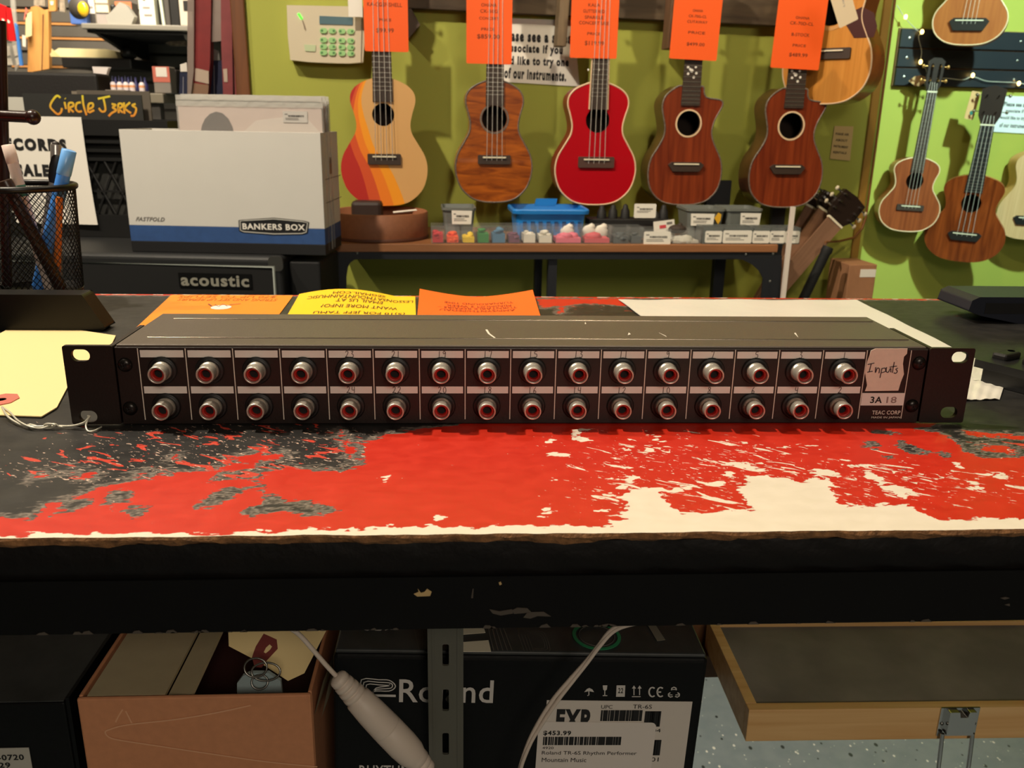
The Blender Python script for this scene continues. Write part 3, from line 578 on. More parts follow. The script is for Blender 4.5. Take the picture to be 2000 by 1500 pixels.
b = MB().add(v, f2, MESHM); o = b.build('mesh_wall', cup); wm_ = o.modifiers.new('wire', 'WIREFRAME'); wm_.thickness = .0009; wm_.use_even_offset = False
b = MB().tube([(R1c*math.cos(2*math.pi*i/40)*1.0, R1c*math.sin(2*math.pi*i/40), .002+HC+.001) for i in range(40)], .0027, MESHM, 10, closed=True); b.build('rim', cup)
b = MB().lathe([(1e-7,0),(R0c,0),(R0c+.0006,.004),(R0c-.0006,.004),(R0c-.001,.001),(1e-7,.001)], MESHM, None, 40); b.build('cup_base', cup)
def pen(name, label, cat, p, q, r, m, tip=None, extra=None):
    """p top end, q lower end inside the cup"""
    p, q = Vector(p), Vector(q); L = (p-q).length; root = thing(name, label, cat, M=axisM(q, p-q))
    prof = tip or [(r*.6,0),(r,.004),(r,L-.001),(r*.9,L)]
    MB().lathe(prof, m, None, 20).build('barrel', root); return root, L
def incup(px, py, Y): return atY(px, py, Y)
bot = lambda dx, dy: Vector((cx+dx, cy+dy, cz+.003))
r_, L = pen('white_marker', 'white capped marker leaning left in the mesh pen cup', 'marker', incup(15, 283, .285), bot(.014, -.006), .0042, mat('white_marker_body', (216, 196, 184), .45))
b = MB().lathe([(.00425,L-.040),(.00432,L-.040),(.00432,L-.031),(.00425,L-.031)], mat('green_print', (50, 110, 90), .6), None, 20, cap=False); b.build('print_band', r_, label='green printed band')
MB().lathe([(.0043,L-.014),(.0046,L-.013),(.0046,L),(.0030,L+.0003)], mat('marker_cap_white', (226, 208, 198), .4), None, 20).build('cap', r_)
r_, L = pen('silver_pen', 'silver pen with a round dark end standing in the pen cup', 'pen', incup(109, 282, .318), bot(.012, .012), .0042, mat('silver_plastic', (190, 186, 180), .3, .6))
MB().sphere((0,0,L), .0030, mat('dark_rubber', (52, 46, 44), .5), 14, (1,1,.9)).build('end_knob', r_, label='dark rounded end')
r_, L = pen('black_grip_pen', 'grey pen with a thick black rubber grip in the pen cup', 'pen', incup(112, 306, .306), bot(-.004, .008), .0030, mat('grey_plastic', (150, 145, 138), .35, .4))
MB().lathe([(.0028,L-.022),(.0042,L-.018),(.0048,L-.008),(.0040,L-.001),(.0026,L+.001)], mat('black_rubber', (18, 17, 17), .6), None, 20).build('rubber_grip', r_, label='black rubber grip')
r_, L = pen('blue_highlighter', 'translucent blue highlighter leaning right in the pen cup', 'highlighter', incup(135, 294, .298), bot(.004, -.006), .0052, mat('blue_highlighter_body', (70, 138, 226), .35))
MB().lathe([(.0054,L-.020),(.0056,L-.019),(.0056,L),(.0048,L+.0004)], mat('light_blue_cap', (110, 172, 240), .3), None, 20).build('cap', r_, label='lighter blue cap')
pen('orange_pencil', 'short orange pencil inside the right wall of the mesh cup', 'pencil', incup(116, 384, .292), bot(.016, .002), .0028, mat('orange_pencil_paint', (232, 130, 50), .5))
r_, L = pen('brown_handle_tool', 'thick dark brown handle leaning across the inside of the pen cup', 'tool', incup(10, 352, .275), bot(.026, -.010), .0050, mat('dark_brown_handle', (52, 32, 22), .35))
# dark rod with a side arm ending in a ball
p = incup(1, 40, .31); q = incup(14, 556, .31); rd = thing('dark_rod_with_arm', 'dark red-brown rod with a ball-ended side arm above the pen cup', 'rod', M=Matrix.Translation(q))
RODM = mat('dark_red_brown_rod', (44, 22, 18), .3); d = p-q
MB().tube([(0,0,0), d], .0040, RODM, 14).build('shaft', rd)
t = incup(64, 229, .305)-q; a = d*((t.z+.0006)/d.z)
MB().tube([a-Vector((.012,0,-.0006)), t], .0046, RODM, 14).build('side_arm', rd); MB().sphere(t, .0060, RODM, 18).build('ball_end', rd)

# ================================================================ under the counter
YU = -.030
def u0(px, py, Y=YU): q = atY(px, py, Y); return q.x, q.z
KBOX = mat('black_box_board', (9, 9, 9), .5, spec=.2, bump=.15, bscale=300); KTOP = mat('black_box_board_lit_top', (54, 55, 54), .36, noise=.22, nscale=90)  # KTOP: same black board, greyed for the light falling on the carton tops
SHZ = CT-.30
sh_ = thing('under_counter_shelf', 'dark metal shelf carrying the boxes below the counter', 'shelf', (0, .1, SHZ))
MB().box(-.78, .088, -.135, .24, -.02, 0, DARKMETAL).build('shelf_board', sh_)
for x in (-.74, .04):
    for y in (-.12, .20): MB().box(x, x+.025, y, y+.025, -SHZ, -.02, DARKMETAL).build('shelf_leg', sh_)
# black box far left
bx = thing('black_carton', 'plain black carton at the lower left, white number sticker on its front', 'box', (-.32, .06, SHZ))
x1, z1 = u0(131, 1372); zt_ = z1
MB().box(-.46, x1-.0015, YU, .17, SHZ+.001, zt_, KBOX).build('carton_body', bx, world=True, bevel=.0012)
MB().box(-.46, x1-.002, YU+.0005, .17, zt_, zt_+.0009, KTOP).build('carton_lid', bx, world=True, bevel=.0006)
MB().box(x1-.0012, x1+.0008, YU+.001, .17, SHZ+.001, zt_+.0022, KBOX).build('side_flap', bx, world=True)
sx0, sz0 = u0(-60, 1462); sx1, sz1 = u0(72, 1545)
st = MB().box(sx0, sx1, YU-.0005, YU-.0001, sz1, sz0, mat('dull_white_sticker', (176, 172, 162), .7)).build('number_sticker', bx, world=True)
b = MB(); b.text('80-0720', u0(48,1478)[0]-u0(-26,1478)[0], .0038, INK, FR((u0(11,1478)[0], YU-.0007, u0(11,1478)[1])), .03); b.text('129', .0085, .0036, INK, FR((u0(6,1493)[0], YU-.0007, u0(6,1493)[1])), .03); b.build('sticker_lettering', st, world=True)
# brown open cardboard box
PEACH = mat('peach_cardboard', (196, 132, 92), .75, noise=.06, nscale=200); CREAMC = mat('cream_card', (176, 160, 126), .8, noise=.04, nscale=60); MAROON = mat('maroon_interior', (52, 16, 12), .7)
xa, za = u0(148, 1362); xb, zb_ = u0(607, 1360); ztp = (za+zb_)/2
ob = thing('open_cardboard_box', 'small open brown cardboard box with scratched front below the counter', 'box', ((xa+xb)/2, .04, SHZ))
MB().box(xa, xb, YU, YU+.0028, SHZ+.001, ztp, PEACH).build('front_wall', ob, world=True, bevel=.0012)
MB().box(xa, xa+.0022, YU+.003, .12, SHZ+.001, ztp, PEACH).build('side_wall', ob, world=True, bevel=.0008)
MB().box(xb-.0022, xb, YU+.003, .12, SHZ+.001, ztp, PEACH).build('side_wall', ob, world=True, bevel=.0008)
MB().box(xa, xb, .118, .12, SHZ+.001, ztp, PEACH).build('back_wall', ob, world=True)
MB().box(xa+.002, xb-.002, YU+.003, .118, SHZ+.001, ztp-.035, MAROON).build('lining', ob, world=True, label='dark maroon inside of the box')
MB().box(xa+.004, xa+.046, YU+.0045, .117, ztp-.0032, ztp-.0012, CREAMC).build('inner_flap', ob, world=True, label='cream inner flap along the left')
b = MB(); b.prism([(xa+.0465, ztp-.004), (xa+.060, ztp-.0016), (xa+.061, ztp-.0034), (xa+.047, ztp-.012)], -.117, -YU-.005, CREAMC, Matrix(((1,0,0,0),(0,0,-1,0),(0,1,0,0),(0,0,0,1)))); b.build('inner_flap', ob, world=True, label='narrow cream fold beside the flap')
for k, (o1, o2) in enumerate(((-.0005, .006), (.004, .0095))):
    b = MB()
    def fl(u, v, o1=o1, o2=o2): return (xb + o1*(1-v)+o2*v + .006*math.sin(u*math.pi*.5), YU+.006+.11*u, ztp-.02+.024*v)
    b.grid(fl, 10, 4, CREAMC); b.build('outer_flap', ob, world=True)
b = MB(); PALE = mat('pale_scratch', (214, 160, 122), .8)
for P in ([(490,1377),(420,1392),(340,1405),(250,1415),(215,1424),(206,1430),(215,1440),(240,1446),(300,1455),(400,1470),(520,1487),(620,1497)], [(240,1385),(232,1398),(226,1410)], [(246,1388),(252,1400),(258,1412)]):
    b.ribbon([u0(*q) for q in catmull(P, 5)], .0008, PALE, Matrix(((1,0,0,0),(0,0,-1,YU-.0003),(0,1,0,0),(0,0,0,1))))
b.build('pale_scratches', ob, world=True, label='pale curved scratches on the front')
# contents of the open box
YT = .012
def T0(P, Y): return [(lambda q: (q.x, q.z))(atY(x, y, Y)) for x, y in P]
c = atY(540, 1262, YT); tg2 = thing('manila_tag', 'manila tag with a red ring standing inside the open cardboard box', 'tag', c)
FZW = Matrix(((1,0,0,0),(0,0,-1,0),(0,1,0,0),(0,0,0,1)))
P = [(440,1200),(447,1262),(508,1289),(566,1321),(597,1308),(636,1235),(650,1200)]; Q = [(x-c.x, z-c.z) for x, z in T0(P, YT)]
MB().prism(Q, -.0003, .0003, MANILA, RX(math.radians(-14)) @ FZ).build('tag_card', tg2)
Q = [(x-c.x, z-c.z) for x, z in T0([(500,1262),(514,1240),(540,1250),(543,1266),(524,1285),(514,1298),(500,1297),(494,1280)], YT)]
hq = [(x-c.x, z-c.z) for x, z in T0([(527,1258),(532,1262),(528,1268),(520,1274),(516,1272),(520,1264)], YT)]
MB().shape([Q, hq], .0005, mat('dark_red_ring', (118, 44, 38), .7), RX(math.radians(-14)) @ T(0,-.0006,0) @ FZ).build('reinforcing_ring', tg2, label='dark red reinforcing ring')
c = atY(508, 1325, -.008); kt = thing('key_fob', 'pale blue-grey plastic key fob on split rings in the open box', 'key fob', c)
Q = [(x-c.x, z-c.z) for x, z in T0([(464,1362),(464,1332),(475,1318),(490,1312),(525,1312),(549,1328),(553,1362)], -.008)]
MB().prism(Q, -.0012, .0012, mat('grey_blue_fob', (150, 166, 168), .4), FZ).build('fob', kt, bevel=.0004)
for (px, py, rx, ry) in ((500,1302,22,17),(520,1310,28,16),(508,1330,16,12)):
    k = atY(px, py, -.0105)-c; s_ = .00029; MB().tube([(k.x+rx*s_*math.cos(t*.2618), k.y-.001+.002*math.sin(t*.2618), k.z+ry*s_*math.sin(t*.2618)) for t in range(24)], .0006, STEEL, 7, closed=True).build('split_ring', kt)
# large black carton with printed lettering
tilt = math.radians(2.0); xl_, zl_ = u0(650, 1272); xr_, zr_ = u0(1385, 1281); Wb = (xr_-xl_)/math.cos(tilt)
RB = thing('black_product_carton', 'large black printed carton with white barcode labels behind the metal post', 'box', M=Matrix.Translation((xl_, YU, zl_)) @ RY(tilt))
RBi = ROOT[RB.name].inverted(); hb = .162
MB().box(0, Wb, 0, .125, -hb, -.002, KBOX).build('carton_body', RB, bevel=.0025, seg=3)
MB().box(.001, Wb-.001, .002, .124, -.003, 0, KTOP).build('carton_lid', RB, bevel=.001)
LT = mat('carton_print_grey', (196, 190, 184), .6); DIM = mat('carton_print_dim', (92, 88, 82), .6); GRN = mat('carton_print_green', (40, 130, 84), .6)
def rf(px, py): q = RBi @ atY(px, py, YU); return q.x, q.z
def rt(px, py):
    n = Vector((math.sin(tilt), 0, math.cos(tilt))); q = RBi @ atPlane(px, py, Vector((xl_, YU, zl_)), n); return q.x, q.y
def ftxt(b, s_, x0, x1, y0, y1, m, bold=0.):
    (ax, az), (bx_, bz) = rf(x0, (y0+y1)/2), rf(x1, (y0+y1)/2); h = abs(rf(x0, y0)[1]-rf(x0, y1)[1]); cx_, cz_ = rf((x0+x1)/2, (y0+y1)/2)
    b.text(s_, bx_-ax, h, m, FR((cx_, -.0004, cz_)), bold)
b = MB(); ftxt(b, 'Roland', 780, 964, 1327, 1372, LT, .01); b.build('maker_lettering', RB, label='grey printed maker name')
b = MB(); Z = lambda P, w: b.ribbon([rf(*q) for q in P], w, DIM if False else LT, FZ, .0003)
for k in range(3):
    e = k*5.0
    Z(catmull([(706+e,1362),(706+e,1327+e),(740,1327+e),(760,1328+e),(771-e,1336),(771-e,1343-e*.4),(760,1349-e),(735,1349-e*.6),(724+e*.4,1354),(722+e*.4,1359-e*.6)], 3), .0006); Z([(722,1359-e*.3),(773,1360-e*.3)], .0005)
b.build('emblem', RB, label='grey line emblem left of the maker name')
b = MB(); ftxt(b, 'RHYTHM', 702, 800, 1494, 1516, LT, .01); b.build('lower_lettering', RB)
b = MB(); lw = .00055
def Zr(P, w=lw): b.ribbon([rf(*q) for q in P], w, LT, FZ, .0003)
def Zp(P): b.prism([rf(*q) for q in P], .0002, .0004, LT, FZ)
Zp([(1141,1351),(1146,1345),(1151,1343),(1157,1346),(1160,1351),(1150,1349)]); Zr([(1150,1345),(1150,1357),(1147,1358)])
Zp([(1177,1338),(1186,1338),(1185,1346),(1181,1349),(1178,1346)]); Zr([(1181,1348),(1181,1357)]); Zr([(1177,1358),(1186,1358)])
for x in (1238, 1249): Zr([(x,1357),(x,1342)]); Zp([(x-4,1344),(x,1338),(x+4,1344)])
Zr([(1234,1360),(1251,1360)])
for cx_, a0, a1 in ((1274,50,310),(1290,50,310)): Zr([(cx_+6.5*math.cos(math.radians(a)), 1351-9*math.sin(math.radians(a))) for a in range(a0, a1+1, 20)], .0009)
Zr([(1284,1351),(1291,1351)], .0009)
for k in range(3):
    a = math.radians(90+120*k); cx_, cy_ = 1316+7*math.cos(a), 1353-7*math.sin(a)
    Zr([(cx_+5*math.cos(t), cy_-4.5*math.sin(t)) for t in (a-1.9, a-.9, a, a+.9, a+1.9)], .0007); Zr([(cx_-3, cy_), (cx_+3, cy_)], .0005)
b.build('handling_symbols', RB, label='row of small white handling symbols')
b = MB(); Zp([(1204,1338),(1221,1338),(1220,1360),(1203,1360)]); b.build('stack_mark', RB); b = MB(); ftxt(b, '22', 1207, 1217, 1343, 1353, DIM, .02); b.build('stack_number', RB)
# prints on the top
b = MB()
def tp(P, m): b.prism([rt(*q) for q in P], .0003, .0006, m)
CRM = mat('carton_print_cream', (214, 204, 180), .7)
tp([(900,1222),(942,1219),(948,1237),(900,1241)], CRM); tp([(900,1256),(954,1252),(959,1274),(900,1274)], CRM); b.build('printed_blocks', RB, label='two cream printed blocks on top')
b = MB()
for k in range(5): b.ribbon([rt(950+k*7, 1214), rt(964+k*9, 1272)], .0005, DIM, None, .0004)
for k in range(4): b.ribbon([rt(1012+k*6, 1240), rt(1024+k*6, 1273)], .0003, DIM, None, .0004)
for k in range(3): b.ribbon(catmull([rt(1030+k*4, 1234+k*3), rt(1058-k*4, 1235+k*3), rt(1066-k*4, 1243+k), rt(1074-k*5, 1268-k*3), rt(1068-k*4, 1274-k*3), rt(1034+k*4, 1274-k*3)], 3), .0004, DIM, None, .0004)
b.ribbon([rt(806, 1216), rt(819, 1272)], .0003, DIM, None, .0004); b.build('printed_lines', RB)
b = MB(); c0 = rt(1165, 1243); b.shape([circ(*c0, .0140, 36), circ(*c0, .0120, 36)], .0004, GRN, T(0,0,.0005)); b.shape([circ(*c0, .0104, 30), circ(*c0, .0101, 30)], .0004, DIM, T(0,0,.0005)); b.build('green_ring', RB, label='printed green ring on top')
b = MB(); tp([(1262,1218),(1275,1214),(1299,1251),(1283,1253)], mat('carton_print_greybar', (120, 114, 100), .6)); b.build('printed_bar', RB)
b = MB(); q = rt(732, 1224); b.text('S', .010, .012, LT, T(q[0]-.001, q[1], .0005) @ RZ(math.pi/2), .03); q = rt(762, 1224); b.text('LAYER', .022, .0050, LT, T(q[0], q[1]+.006, .0005) @ RZ(-math.pi/2), .01); b.build('top_lettering', RB)
# white labels
LAB = mat('white_label', (206, 196, 186), .6)
def bars(b, x0, x1, y0, y1, seed, z):
    rr = random.Random(seed); x = x0
    while x < x1:
        w = rr.choice((1., 1.4, 2.4, 3.4))
        if x+w > x1: break
        (a, c1), (d, c2) = rf(x, y0), rf(x+w, y1); b.box(a, d, -z-.0001, -z, c2, c1, INK); x += w + rr.choice((1.6, 2.2, 3.0))
A0, A1 = rf(1068, 1367), rf(1327, 1560)
lb = MB().box(A0[0], A1[0], -.0004, -.0001, A1[1], A0[1], LAB).build('product_label', RB)
def ltxt(b, s_, x0, x1, y0, y1, bold=.0, off=.0006, m=INK):
    (ax, az), (bx_, bz) = rf(x0, (y0+y1)/2), rf(x1, (y0+y1)/2); h = abs(rf(x0, y0)[1]-rf(x0, y1)[1]); b.text(s_, bx_-ax, h, m, FR((*[(ax+bx_)/2], -off, (az+bz)/2)), bold)
b = MB(); ltxt(b, 'EXP', 1086, 1152, 1384, 1426, .05); ltxt(b, 'UPC', 1174, 1196, 1376, 1383); ltxt(b, 'TR-6S', 1236, 1273, 1375, 1383); ltxt(b, '904', 1266, 1290, 1422, 1429); ltxt(b, 'S', 1262, 1266, 1435, 1441); ltxt(b, '901', 1262, 1286, 1478, 1486)
bars(b, 1174, 1258, 1386, 1407, 3, .0005); bars(b, 1260, 1292, 1388, 1418, 9, .0005); bars(b, 1260, 1288, 1444, 1474, 12, .0005); b.build('label_print', lb)
A0, A1 = rf(1052, 1408), rf(1264, 1560)
pl = MB().prism(rrect(A0[0], A1[0], A1[1], A0[1], .003), .0005, .0008, mat('price_sticker', (214, 204, 196), .55), FZ).build('price_sticker', RB)
b = MB(); ltxt(b, '$453.99', 1061, 1115, 1425, 1435, .03, .001); ltxt(b, '4920', 1059, 1081, 1456, 1461, 0, .001); ltxt(b, 'Roland TR-6S Rhythm Performer', 1058, 1243, 1465, 1474, 0, .001); ltxt(b, 'Mountain Music', 1058, 1145, 1478, 1486, 0, .001); bars(b, 1061, 1216, 1437, 1453, 21, .0009); b.build('sticker_print', pl)
# slotted steel post
YP = -.047; pp = thing('slotted_post', 'grey slotted steel post in front of the black carton', 'post', (0, YP, CT-.045))
GPOST = mat('grey_painted_steel', (98, 96, 86), .45, .3); xa_, _ = u0(835, 1250, YP); xb_, _ = u0(905, 1250, YP); cx_ = (xa_+xb_)/2
sl_ = []
for y0, y1 in ((1257,1299),(1345,1387),(1430,1472),(1517,1560)): (a, z_a), (e, z_e) = u0(864, y0, YP), u0(877, y1, YP); sl_.append(rrect(a, e, z_e-(CT-.045), z_a-(CT-.045), .001))
MB().shape([[(xa_, -.32), (xb_, -.32), (xb_, 0), (xa_, 0)]]+sl_, .0016, GPOST, FZ).build('slotted_face', pp)
MB().box(xa_, xa_+.0016, .0008, .014, -.32, 0, GPOST).build('side_flange', pp); MB().box(xb_-.0016, xb_, .0008, .014, -.32, 0, GPOST).build('side_flange', pp)
for x in (xa_+.0028, xb_-.0028): MB().box(x-.0005, x+.0005, -.0013, -.0007, -.32, 0, GPOST).build('pressed_rib', pp)
# white cables
CAB = mat('white_cable', (206, 190, 176), .5); o_ = atY(745, 1410, -.066)
cb = thing('white_inline_plug', 'white cable with a thick ribbed inline connector left of the steel post', 'cable', o_)
def cpath(P, Y): return catmull([atY(x, y, Y)-o_ for x, y in P], 6)
MB().tube(cpath([(525,1195),(560,1222),(585,1240),(612,1270),(636,1298),(662,1326)], -.066), [.0012+.0000*i for i in range(31)], CAB, 10).build('cord', cb)
A = atY(656, 1320, -.066)-o_; B_ = atY(838, 1508, -.066)-o_; L = (B_-A).length; pr = [(.0020,0),(.0042,.001)]
for k in range(4): z = .002+k*.0036; pr += [(.0048+k*.0004, z),(.0050+k*.0004, z+.0024),(.0041+k*.0004, z+.0028),(.0041+k*.0004, z+.0034)]
pr += [(.0068,.0175),(.0076,.028),(.0080,.040),(.00800,.0405),(.0077,.0408),(.0080,.0412),(.0081,.054),(.0076,.061),(.0066,.064)]
for k in range(3): z = .065+k*.0036; pr += [(.0064-k*.0006, z),(.0064-k*.0006, z+.0024),(.0054-k*.0006, z+.0028),(.0054-k*.0006, z+.0034)]
pr += [(.003,.0765)]; s_ = L/.0765
MB().lathe([(r*1.0, z*s_) for r, z in pr], CAB, axisM(A, B_-A), 24).build('connector', cb, label='ribbed white connector body')
MB().tube([B_, B_+(B_-A).normalized()*.03, B_+Vector((.03,0,-.09))], .0014, CAB, 10).build('cord', cb)
o_ = atY(1120, 1330, -.060); b = MB()
P = [(1345,1195),(1275,1209),(1220,1218),(1192,1232),(1168,1262),(1146,1290),(1112,1328),(1080,1366),(1052,1410),(1030,1455),(1012,1515),(1000,1600),(996,1720)]
for dx in (0, 8):
    b.tube(cpath([(x+dx*(.6+.5*math.sin(i*1.1)), y+dx*.35) for i, (x, y) in enumerate(P)], -.060 - dx*.0001), .0011, CAB, 9)
tag(b.build('twin_flex_cord', loc=o_), 'white twin flex draped down in front of the black carton', 'cable')
# pine case, open, with dark lining and a chrome latch
PINE = wood('pine_wood', (234, 192, 132), (214, 162, 100), (4, 90, 90), .45); LINING = mat('dark_felt_lining', (126, 120, 112), .85, noise=.22, nscale=18)
za = CT-.2899; A = atZ(1463, 1387, za); cz_ = Vector((A.x, A.y, za-.030)); ang = math.atan2(atZ(2000, 1386, za).y-A.y, atZ(2000, 1386, za).x-A.x)
pc = thing('pine_case', 'open pine case lid with dark lining and a chrome latch at the lower right', 'case', M=Matrix.Translation(cz_) @ RZ(ang*.5))
LW, LD, tr = .34, .132, .0088
MB().box(0, LW, 0, tr, 0, .030, PINE).build('front_rail', pc, bevel=.0006); MB().box(0, LW, LD-tr, LD, 0, .030, PINE).build('back_rail', pc, bevel=.0006)
MB().box(0, tr, tr, LD-tr, 0, .030, PINE).build('end_rail', pc, bevel=.0004); MB().box(LW-tr, LW, tr, LD-tr, 0, .030, PINE).build('end_rail', pc, bevel=.0004)
MB().box(tr, LW-tr, tr, LD-tr, .002, .0262, LINING).build('lining', pc, label='dark grey felt lining')
lp = ROOT[pc.name].inverted() @ atY(1868, 1400, cz_.y); lx = lp.x
lt = MB().box(lx-.016, lx+.016, -.0012, 0, .004, .031, CHROME).build('latch', pc, bevel=.0003, label='chrome latch')
MB().shape([[(lx-.011,.008),(lx+.011,.008),(lx+.011,.030),(lx+.005,.030),(lx+.004,.025),(lx-.002,.025),(lx-.003,.030),(lx-.011,.030)]], .005, CHROME, T(0,-.0035,0) @ FZ).build('latch_plate', lt, bevel=.0006)
MB().tube([(lx-.0125,-.003,.008),(lx-.0125,-.006,-.02),(lx-.012,-.0075,-.045),(lx+.012,-.0075,-.045),(lx+.0125,-.006,-.02),(lx+.0125,-.003,.008)], .0017, CHROME, 10).build('latch_loop', lt)
for s_ in (-1, 1): MB().lathe([(.0016,0),(.0012,.0008),(1e-7,.001)], STEEL, axisM((lx+s_*.0135,-.0012,.016),(0,-1,0)), 12).build('latch_screw', lt)
hx = .26; MB().box(hx, hx+.03, LD-.001, LD+.012, .0295, .0308, STEEL).build('hinge', pc)
MB().box(0.02, LW, LD+.002, LD+.14, 0, .030, PINE).build('case_base', pc)
BRN = wood('brown_shelf_wood', (128, 84, 46), (96, 60, 30), (4, 60, 60), .5); ry = cz_.y + .118
us = thing('brown_wooden_shelf', 'brown wooden shelf under the pine case', 'shelf', (.35, ry+.15, CT-.345))
MB().box(-.34, .62, -.15, .15, 0, .0245, BRN).build('shelf_board', us, bevel=.001); MB().box(-.24, -.153, -.132, .15, .0245, .20, BRN).build('side_panel', us)
for x in (-.33, .57):
    for y in (-.14, .10): MB().box(x, x+.04, y, y+.04, -(CT-.345), 0, BRN).build('shelf_leg', us)
# ================================================================ stringed instruments on the walls
STRM = mat('nylon_string', (205, 200, 190), .35); FRETM = mat('fret_wire', (210, 204, 190), .25, .9); EBONY = mat('dark_fretboard', (58, 44, 36), .5, noise=.12, nscale=80); ROSEW = mat('rosewood', (36, 24, 19), .4)
BONE = mat('bone_saddle', (236, 226, 200), .4); INSIDE = mat('body_inside', (44, 28, 18), .8); MAPLE = wood('neck_wood', (170, 116, 66), (140, 92, 50), (60, 60, 4), .4)
SYM = [(0,0),(.006,.10),(.035,.20),(.11,.29),(.20,.335),(.30,.350),(.40,.330),(.50,.272),(.58,.226),(.65,.216),(.73,.232),(.82,.258),(.89,.247),(.945,.195),(.985,.11),(1.0,.05)]
CUTR = [(0,0),(.006,.10),(.035,.20),(.11,.28),(.20,.315),(.30,.322),(.40,.302),(.50,.250),(.58,.215),(.65,.208),(.73,.228),(.80,.262),(.845,.282),(.872,.282),(.888,.266),(.896,.235),(.901,.18),(.914,.135),(.95,.115),(.985,.112),(1.0,.10)]
CUTL = [(0,0),(.006,.10),(.035,.20),(.11,.28),(.20,.315),(.30,.322),(.40,.302),(.50,.245),(.58,.208),(.65,.200),(.73,.215),(.82,.235),(.89,.225),(.945,.185),(.985,.13),(1.0,.10)]
def outline(R, L=None, k=1.0, kw=1.0):
    L = L or R; r = catmull([(t, w*kw) for t, w in R], 4); l = catmull([(t, w*kw) for t, w in L], 4)
    return [(w*k, t*k) for t, w in r] + [(-w*k, t*k) for t, w in reversed(l[1:])]
def uke(label, pb, pt, on, off, top, side, binding=None, group=None, D=.062, yaw=0., tilt=0., prof=(SYM, None), kw=1., hole=(.72, .088), ros=None, bridge=(.36, .27, .085), bridge_m=None, fend=.82, nw=(.115, .15), scale=1.36, nfr=17, nstr=4, head='solid', base_a=WA, name='ukulele', cat='ukulele', fb=None, neck_bind=None, deep=1., inlay=None, pick=None, strings=True, saddle_w=.7):
    A, B = on(*pb, off), on(*pt, off); L = (B-A).length
    n = Vector((math.sin(base_a+yaw), -math.cos(base_a+yaw), 0))
    d = (B-A); tl = tilt if tilt is not None else math.atan2(d.x, d.z)
    M = Matrix.Translation(A) @ RZ(base_a+yaw) @ RY(tl) @ T(0, D, 0)
    r = thing(name, label, cat, M=M, group=group)
    out = outline(prof[0], prof[1], L, kw); N = len(out); fb = fb or EBONY
    b = MB(); v = [(x, 0, z) for x, z in out] + [(x, -D+.0016, z) for x, z in out]
    b.add(v, [tuple(range(N))], side); b.add(v, [((i+1) % N, i, N+i, N+(i+1) % N) for i in range(N)], side, None, True)
    vi = [(x*.97, -.003, z*.97+.004) for x, z in out]; b.add(vi, [tuple(range(N-1, -1, -1))], INSIDE); b.build('body', r)
    hz = hole[0]*L; hr = hole[1]*L
    b = MB().shape([out, circ(0, hz, hr, 32)], .0028, top, T(0, -D+.0006, 0) @ FZ); b.build('soundboard', r)
    MB().lathe([(hr*.98, 0), (hr*.98, .005)], INSIDE, axisM((0, -D+.006, hz), (0, -1, 0)), 28, cap=False).build('soundhole', r, label='dark round soundhole')
    if binding: MB().tube([(x, -D-.0002, z) for x, z in out], .0019, binding, 6, closed=True).build('binding', r)
    if ros: MB().shape([circ(0, hz, hr*ros[1], 36), circ(0, hz, hr*ros[0], 36)], .0012, ros[2], T(0, -D-.001, 0) @ FZ).build('rosette', r)
    bz = bridge[0]*L; bw = bridge[1]*L/2; bh = bridge[2]*L/2; zn = bz + scale*L; fz = fend*L
    # neck, fretboard, frets
    w0, w1 = nw[0]*L/2, nw[1]*L/2; yf = -D-.0045
    def wz(z): return w0 + (w1-w0)*(zn-z)/(zn-fz)
    b = MB().prism([(-w1, fz), (w1, fz), (w0, zn), (-w0, zn)], -D-.0045, -D-.0012, fb, Matrix(((1,0,0,0),(0,0,1,0),(0,1,0,0),(0,0,0,1)))); b.build('fretboard', r)
    if neck_bind:
        b = MB()
        for s in (-1, 1): b.box(-.0012, .0012, -D-.0047, -D-.0010, 0, 1, neck_bind, Matrix(((1,0,(w0-w1)*s,w1*s),(0,1,0,0),(0,0,zn-fz,fz),(0,0,0,1)))) ; b.build('fretboard_binding', r); b = MB()
    b = MB().prism([(-w0, -D-.0012), (w0, -D-.0012), (w0*.75, -D+.010), (-w0*.75, -D+.010)], L*.985, zn+.002, side); b.build('neck', r)
    for k in range(1, nfr+1):
        z = zn - scale*L*(1-2**(-k/12))
        if z < fz+.002: break
        if proj(M @ Vector((0, yf, z)))[1] < -14: continue
        w = wz(z); MB().box(-w, w, yf-.0009, yf, z-.0006, z+.0006, FRETM).build('fret', r)
    if inlay:
        b = MB(); rr = random.Random(4)
        for (px, py, s_) in inlay: 
            q = M.inverted() @ on(px, py, off+.005); b.prism(circ(q.x, q.z, s_, 6), 0, .0004, PEARL, T(0, yf-.0002, 0) @ FZ)
        b.build('inlay', r, label='pearly fretboard inlay')
    bm = bridge_m or EBONY
    b = MB()
    if bridge[2] < 0: b.prism([(-bw, bz-.002), (-bw*.75, bz-abs(bh)*1.6), (bw*.75, bz-abs(bh)*1.6), (bw, bz-.002), (bw*.8, bz+abs(bh)*.4), (-bw*.8, bz+abs(bh)*.4)], 0, .007, bm, T(0, -D, 0) @ FZ)
    else: b.prism(rrect(-bw, bw, bz-bh*1.5, bz+bh*.5, .002, 2), 0, .006, bm, T(0, -D, 0) @ FZ)
    br = b.build('bridge', r, bevel=.0012)
    MB().box(-bw*saddle_w, bw*saddle_w, -D-.0095, -D-.0055, bz-.0014, bz+.0014, BONE).build('saddle', br, label='pale bone saddle')
